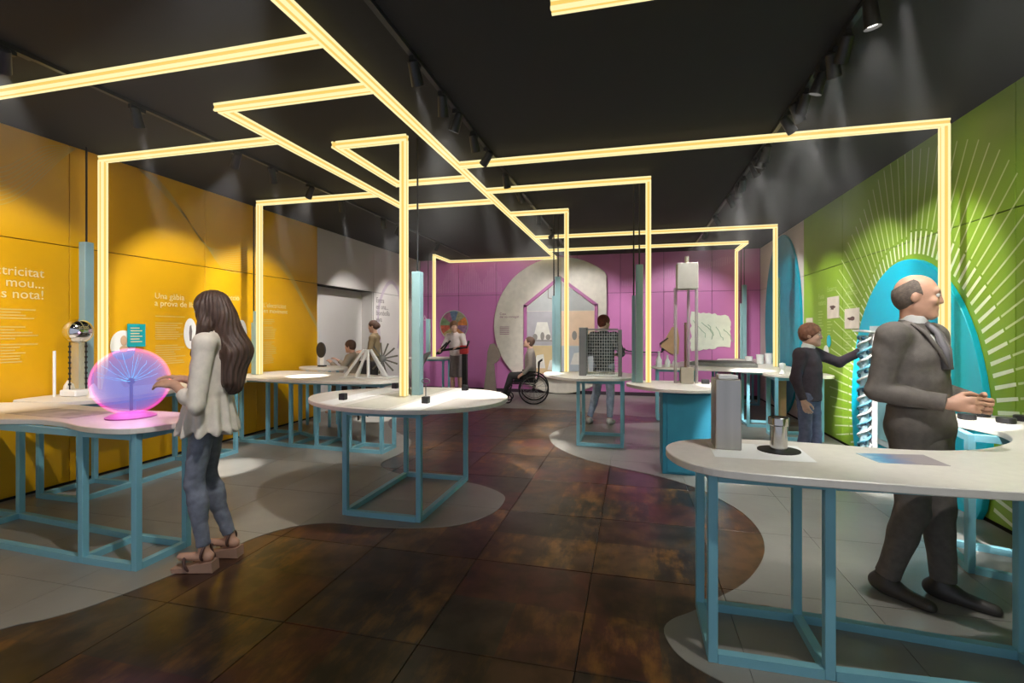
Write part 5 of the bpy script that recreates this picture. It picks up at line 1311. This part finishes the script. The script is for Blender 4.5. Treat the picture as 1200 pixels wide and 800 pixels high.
# --- the boy pointing at the spiral tower
by = person('person in dark sweater and jeans pointing an arm at the spiral tower', 1.76, 5.62, -42)
F = Fig(1.56, lean=1, head_yaw=18, head_pitch=2,
        el={1: (0.235, -0.02, 1.02), -1: (-0.31, 0.16, 1.17)}, wr={1: (0.235, 0.06, 0.80), -1: (-0.33, 0.40, 1.33)},
        kn={1: (0.09, 0.01, 0.45), -1: (-0.085, 0.03, 0.45)}, an={1: (0.11, -0.02, 0.08), -1: (-0.10, 0.03, 0.08)},
        hd={1: dict(pn=(-1, 0, 0), th=(0, 1, 0), curl=0.5), -1: dict(d=(0.05, 1, 0.35), pn=(0.4, 0.1, -1), th=(1, 0, 0), curl=0.3)})
add_mesh('body', F.body(0.007, w=0.95, head_k=1.06, feet=False), SKIN2, by)
add_mesh('jeans', F.trousers(0.009, fat=0.95, hem=0.03, disp=fold(0.003, 30, 40)), mat('blue_jeans', (112, 114, 140), 0.85, var=0.14, scale=24), by)
add_mesh('sweater', F.top(0.008, fat=1.0, hem=-0.06, sleeve=0.96, sl_r=1.05, disp=fold(0.003, 26, 30)), mat('sweater', (74, 62, 70), 0.9, var=0.1, scale=30), by)
add_mesh('collar', Shape().cone(F.neck + F.T @ V(0, 0.004, 0.015), F.neck + F.T @ V(0, 0.014, 0.055), 0.064, 0.058, 0.01, cap=True).mesh(0.007), mat('shirt_white', (228, 226, 222), 0.7), by)
add_mesh('hair', F.short_hair(0.007, grow=1.09, front=0.006, nape=-0.045, head_k=1.06, disp=lambda X, Y, Z: 0.003 * np.sin(X * 120 + Y * 70) * np.sin(Z * 90)), mat('auburn_hair', (128, 84, 64), 0.6, var=0.25, scale=40), by)
F.eyes(by, 1.06)
for q in (1, -1): add_mesh('shoe', F.shoe(q, 0.008, L=0.29), BLACK, by)

# --- the man behind the wire cage, seen from the back
bk = person('person in checked dark shirt and pale jeans behind the wire cage', -0.46, 8.0, 78)
F = Fig(1.75, head_yaw=-35, head_pitch=6,
        el={1: (0.28, 0.02, 1.14), -1: (-0.28, 0.02, 1.14)}, wr={1: (0.18, 0.24, 1.12), -1: (-0.18, 0.24, 1.12)},
        kn={1: (0.10, 0.03, 0.49), -1: (-0.13, 0.02, 0.49)}, an={1: (0.10, -0.02, 0.09), -1: (-0.22, -0.08, 0.09)},
        hd={1: dict(pn=(-0.3, 0, -1), th=(-1, 0, 0)), -1: dict(pn=(0.3, 0, -1), th=(1, 0, 0))})
add_mesh('body', F.body(0.010, feet=False), SKIN2, bk)
add_mesh('jeans', F.trousers(0.011, fat=0.98), mat('pale_jeans', (150, 160, 182), 0.85, var=0.16, scale=16), bk)
def check_mat():
    m = bpy.data.materials.new('checked_shirt'); m.use_nodes = True; n = m.node_tree.nodes; l = m.node_tree.links
    tc = n.new('ShaderNodeTexCoord'); ck = n.new('ShaderNodeTexChecker'); ck.inputs['Scale'].default_value = 26
    ck.inputs['Color1'].default_value = lin((48, 54, 58)); ck.inputs['Color2'].default_value = lin((84, 92, 96))
    l.new(tc.outputs['Object'], ck.inputs['Vector']); l.new(ck.outputs[0], n['Principled BSDF'].inputs['Base Color']); n['Principled BSDF'].inputs['Roughness'].default_value = 0.85
    return m
add_mesh('shirt', F.top(0.011, fat=1.02, hem=-0.10, sl_r=1.05), check_mat(), bk)
add_mesh('hair', F.short_hair(0.009, grow=1.06, front=0.01), mat('red_hair', (112, 52, 40), 0.6, var=0.25, scale=40), bk)
for q in (1, -1): add_mesh('shoe', F.shoe(q, 0.011, L=0.30), mat('shoe_pale', (170, 166, 160), 0.6), bk)

# --- the wheelchair and its user
WX, WY, WA = -2.15, 10.05, 190
wc = thing('wheelchair', 'black wheelchair before the white disc display', 'wheelchair', (WX, WY, ZF), math.radians(WA) - PI / 2)
def lp(b, nm, m, par=None, sm=True):
    return b.build(nm, m, par or wc, sm, world=False)
for q in (-1, 1):
    xx = 0.30 * q
    ring = [(xx, -0.12 + 0.30 * math.cos(a), 0.305 + 0.30 * math.sin(a)) for a in [2 * PI * i / 40 for i in range(40)]]
    w_ = lp(MB().tube(ring, 0.016, 8, closed=True), 'rear_wheel', BLACK)
    lp(MB().tube([(p[0] + 0.035 * q, -0.12 + (p[1] + 0.12) * 0.86, 0.305 + (p[2] - 0.305) * 0.86) for p in ring], 0.007, 6, closed=True), 'push_rim', GREYMET, w_)
    lp(MB().cyl((xx - 0.03, -0.12, 0.305), (xx + 0.03, -0.12, 0.305), 0.035, n=14), 'hub', BLACK, w_, False)
    b = MB()
    for i in range(12):
        a = 2 * PI * i / 12; MB()
        b = MB().cyl((xx, -0.12, 0.305), (xx, -0.12 + 0.29 * math.cos(a), 0.305 + 0.29 * math.sin(a)), 0.0035, n=5); lp(b, 'spoke', GREYMET, w_, False)
    c = lp(MB().tube([(0.22 * q, 0.42 + 0.085 * math.cos(a), 0.098 + 0.085 * math.sin(a)) for a in [2 * PI * i / 20 for i in range(20)]], 0.013, 7, closed=True), 'caster_wheel', BLACK)
    lp(MB().cyl((0.22 * q, 0.42, 0.098), (0.22 * q, 0.36, 0.34), 0.012), 'caster_fork', BLACK, c)
    lp(MB().tube([(0.23 * q, -0.30, 0.90), (0.23 * q, -0.24, 0.86), (0.23 * q, -0.19, 0.46), (0.23 * q, -0.12, 0.40), (0.23 * q, 0.32, 0.42), (0.20 * q, 0.44, 0.36), (0.18 * q, 0.52, 0.12)], 0.013, 8), 'side_frame', BLACK)
    lp(MB().bbox(0.05 * q - 0.06 + 0.07 * q, 0.05 * q + 0.06 + 0.07 * q, 0.47, 0.64, 0.10, 0.12, 0.004), 'footplate', BLACK, None, False)
    lp(MB().bbox(0.235 * q - 0.03, 0.235 * q + 0.03, -0.16, 0.14, 0.64, 0.67, 0.008), 'armrest', BLACK, None, False)
    lp(MB().cyl((0.235 * q, 0.08, 0.43), (0.235 * q, 0.08, 0.64), 0.011), 'armrest_post', BLACK)
lp(MB().bbox(-0.21, 0.21, -0.16, 0.30, 0.43, 0.485, 0.015), 'seat', BLACK, None, False)
lp(MB().bbox(-0.21, 0.21, -0.235, -0.205, 0.50, 0.86, 0.01), 'backrest', BLACK, None, False)
lp(MB().cyl((-0.3, -0.12, 0.305), (0.3, -0.12, 0.305), 0.014), 'axle', BLACK)
ws = person('person in pale grey top seated in the black wheelchair', WX, WY, WA, ZF)
F = Fig(1.72, pelvis=(0, -0.05, 0.58), lean=2, head_pitch=-16, 
        el={1: (0.26, -0.06, 0.78), -1: (-0.26, -0.06, 0.78)}, wr={1: (0.25, 0.10, 0.62), -1: (-0.25, 0.10, 0.62)},
        kn={1: (0.10, 0.36, 0.56), -1: (-0.10, 0.36, 0.56)}, an={1: (0.11, 0.50, 0.19), -1: (-0.11, 0.50, 0.19)},
        hd={1: dict(d=(0, 1, -0.6), pn=(-0.6, -0.2, -1), th=(-1, 0, 0)), -1: dict(d=(0, 1, -0.6), pn=(0.6, -0.2, -1), th=(1, 0, 0))}, foot={1: (0.05, 1, 0), -1: (-0.05, 1, 0)})
add_mesh('body', F.body(0.010, feet=False), SKIN2, ws)
add_mesh('trousers', F.trousers(0.011, fat=0.98, hem=0.06), mat('charcoal_trousers', (60, 58, 60), 0.85), ws)
add_mesh('sweater', F.top(0.011, fat=1.0, hem=-0.02, sl_r=1.05), mat('pale_top', (176, 164, 156), 0.85), ws)
add_mesh('hair', F.short_hair(0.009, grow=1.04, front=0.02), mat('brown_short_hair', (104, 78, 64), 0.6, var=0.2, scale=40), ws)
for q in (1, -1): add_mesh('shoe', F.shoe(q, 0.010, L=0.29, z0=0.122), BLACK, ws)

# --- the girl leaning on the crank machine
gl_ = person('person in pale pink top and grey skirt leaning on the crank machine', -3.74, 10.02, 262)
F = Fig(1.72, lean=10, head_yaw=38, head_pitch=4,
        el={1: (0.27, 0.10, 1.17), -1: (-0.27, 0.12, 1.17)}, wr={1: (0.22, 0.30, 1.12), -1: (-0.20, 0.28, 1.16)},
        kn={1: (0.09, 0.03, 0.49), -1: (-0.09, 0.03, 0.49)}, an={1: (0.10, -0.02, 0.09), -1: (-0.10, -0.01, 0.09)},
        hd={1: dict(pn=(0, 0.2, -1), th=(-1, 0, 0)), -1: dict(pn=(0, 0.2, -1), th=(1, 0, 0))})
add_mesh('body', F.body(0.010, w=0.9, female=True), SKIN2, gl_)
SK = Shape(); k = F.k
SK.ell((0, 0, 0.02), (0.16, 0.115, 0.13), 0.03, F.tf).cone((0, 0, 0.90), (0, 0.0, 0.50), 0.155, 0.175, 0.04, sc=(1, 0.75, 1), cap=True).cut((0, 0, 1), (0, 0, 0.10), F.tf)
add_mesh('skirt', SK.mesh(0.011), mat('grey_skirt', (128, 118, 120), 0.85), gl_)
add_mesh('shirt', F.top(0.011, fat=0.93, hem=-0.04, sleeve=0.35), mat('pink_top', (240, 226, 226), 0.8), gl_)
add_mesh('hair', F.short_hair(0.009, grow=1.13, front=0.0, nape=-0.10), mat('light_brown_hair', (122, 88, 62), 0.6, var=0.2, scale=40), gl_)
for q in (1, -1): add_mesh('shoe', F.shoe(q, 0.010, L=0.27), BLACK, gl_)

# --- standing child behind the branching stand
ch = person('person with tied-up hair standing behind the branching white stand', -4.62, 8.05, 196)
F = Fig(1.70, head_pitch=10, head_yaw=-6,
        el={1: (0.23, 0.02, 1.10), -1: (-0.23, 0.02, 1.10)}, wr={1: (0.18, 0.24, 1.12), -1: (-0.17, 0.24, 1.10)},
        kn={1: (0.085, 0.02, 0.48), -1: (-0.08, 0.03, 0.48)}, an={1: (0.09, -0.02, 0.09), -1: (-0.09, 0.02, 0.09)},
        hd={1: dict(pn=(-0.2, 0, -1), th=(-1, 0, 0)), -1: dict(pn=(0.2, 0, -1), th=(1, 0, 0))})
add_mesh('body', F.body(0.010, w=0.85, female=True, head_k=0.92), SKIN2, ch)
add_mesh('trousers', F.trousers(0.011, fat=0.88), mat('dark_trousers', (58, 54, 56), 0.85), ch)
add_mesh('vest', F.top(0.011, fat=0.90, hem=-0.06, sleeve=0.0, sl_r=0.9), mat('olive_vest', (142, 122, 92), 0.85, var=0.1), ch)
hs_ = Shape(); k = F.k * 0.92
hs_.ell((0, -0.014 * k, 0.04 * k), (0.084 * k, 0.104 * k, 0.094 * k), 0.02, F.hf).ell((0, -0.05 * k, -0.01 * k), (0.07 * k, 0.06 * k, 0.07 * k), 0.02, F.hf).ell((0, -0.11 * k, 0.0), (0.035, 0.04, 0.05), 0.02, F.hf)
hs_.ell((0, 0.10 * k, -0.035 * k), (0.09 * k, 0.085 * k, 0.09 * k), 0.012, F.hf, op='d')
add_mesh('hair', hs_.mesh(0.009), mat('dark_hair', (88, 62, 50), 0.6, var=0.2, scale=40), ch)
for q in (1, -1): add_mesh('shoe', F.shoe(q, 0.010, L=0.27), BLACK, ch)

# --- seated child behind the side table, on a black chair
cx, cy, ca = -4.72, 7.46, 186
cr_ = thing('chair', 'black chair under the child seated by the side table', 'chair', (cx, cy, ZF), math.radians(ca) - PI / 2)
lp(MB().bbox(-0.21, 0.21, -0.24, 0.18, 0.50, 0.54, 0.01), 'seat', BLACK, cr_, False)
lp(MB().bbox(-0.21, 0.21, -0.27, -0.245, 0.56, 1.00, 0.01), 'backrest', BLACK, cr_, False)
for sx in (-1, 1):
    for yy in (-0.22, 0.15): lp(MB().cyl((0.18 * sx, yy, 0), (0.18 * sx, yy, 0.50), 0.014), 'leg', BLACK, cr_)
    lp(MB().cyl((0.19 * sx, -0.257, 0.50), (0.19 * sx, -0.257, 0.62), 0.012), 'back_post', BLACK, cr_)
se = person('person with short brown hair in khaki overalls seated by the side table', cx, cy, ca, ZF)
F = Fig(1.50, pelvis=(0, -0.10, 0.65), lean=10, head_pitch=6, head_yaw=0,
        el={1: (0.22, 0.08, 0.82), -1: (-0.22, 0.08, 0.82)}, wr={1: (0.14, 0.30, 0.98), -1: (-0.14, 0.28, 0.96)},
        kn={1: (0.10, 0.24, 0.60), -1: (-0.10, 0.24, 0.60)}, an={1: (0.10, 0.26, 0.16), -1: (-0.10, 0.26, 0.16)},
        hd={1: dict(pn=(-0.3, 0, -1), th=(-1, 0, 0)), -1: dict(pn=(0.3, 0, -1), th=(1, 0, 0))})
add_mesh('body', F.body(0.010, head_k=1.02), SKIN2, se)
add_mesh('trousers', F.trousers(0.011, fat=0.95), mat('khaki', (120, 108, 90), 0.85), se)
add_mesh('shirt', F.top(0.011, fat=0.98, hem=-0.04, sl_r=1.05), mat('khaki_pale', (166, 152, 136), 0.85), se)
add_mesh('hair', F.short_hair(0.009, grow=1.07, front=0.012, head_k=1.02), mat('dark_hair', (88, 62, 50), 0.6), se)

# ------------------------------------------------------------------ thin stage haze that shows the spotlight beams
hz = bpy.data.materials.new('stage_haze'); hz.use_nodes = True
nt = hz.node_tree; nt.nodes.clear()
vo = nt.nodes.new('ShaderNodeOutputMaterial'); vsn = nt.nodes.new('ShaderNodeVolumeScatter')
vsn.inputs['Density'].default_value = 0.0155; vsn.inputs['Anisotropy'].default_value = 0.0
nt.links.new(vsn.outputs[0], vo.inputs['Volume'])
o = MB().box(XL + 0.03, XR - 0.08, 0.6, YB - 0.25, 2.30, ZC - 0.002).build('haze', hz)
o['kind'] = 'stuff'; tag(o, 'thin stage haze under the black ceiling', 'haze')
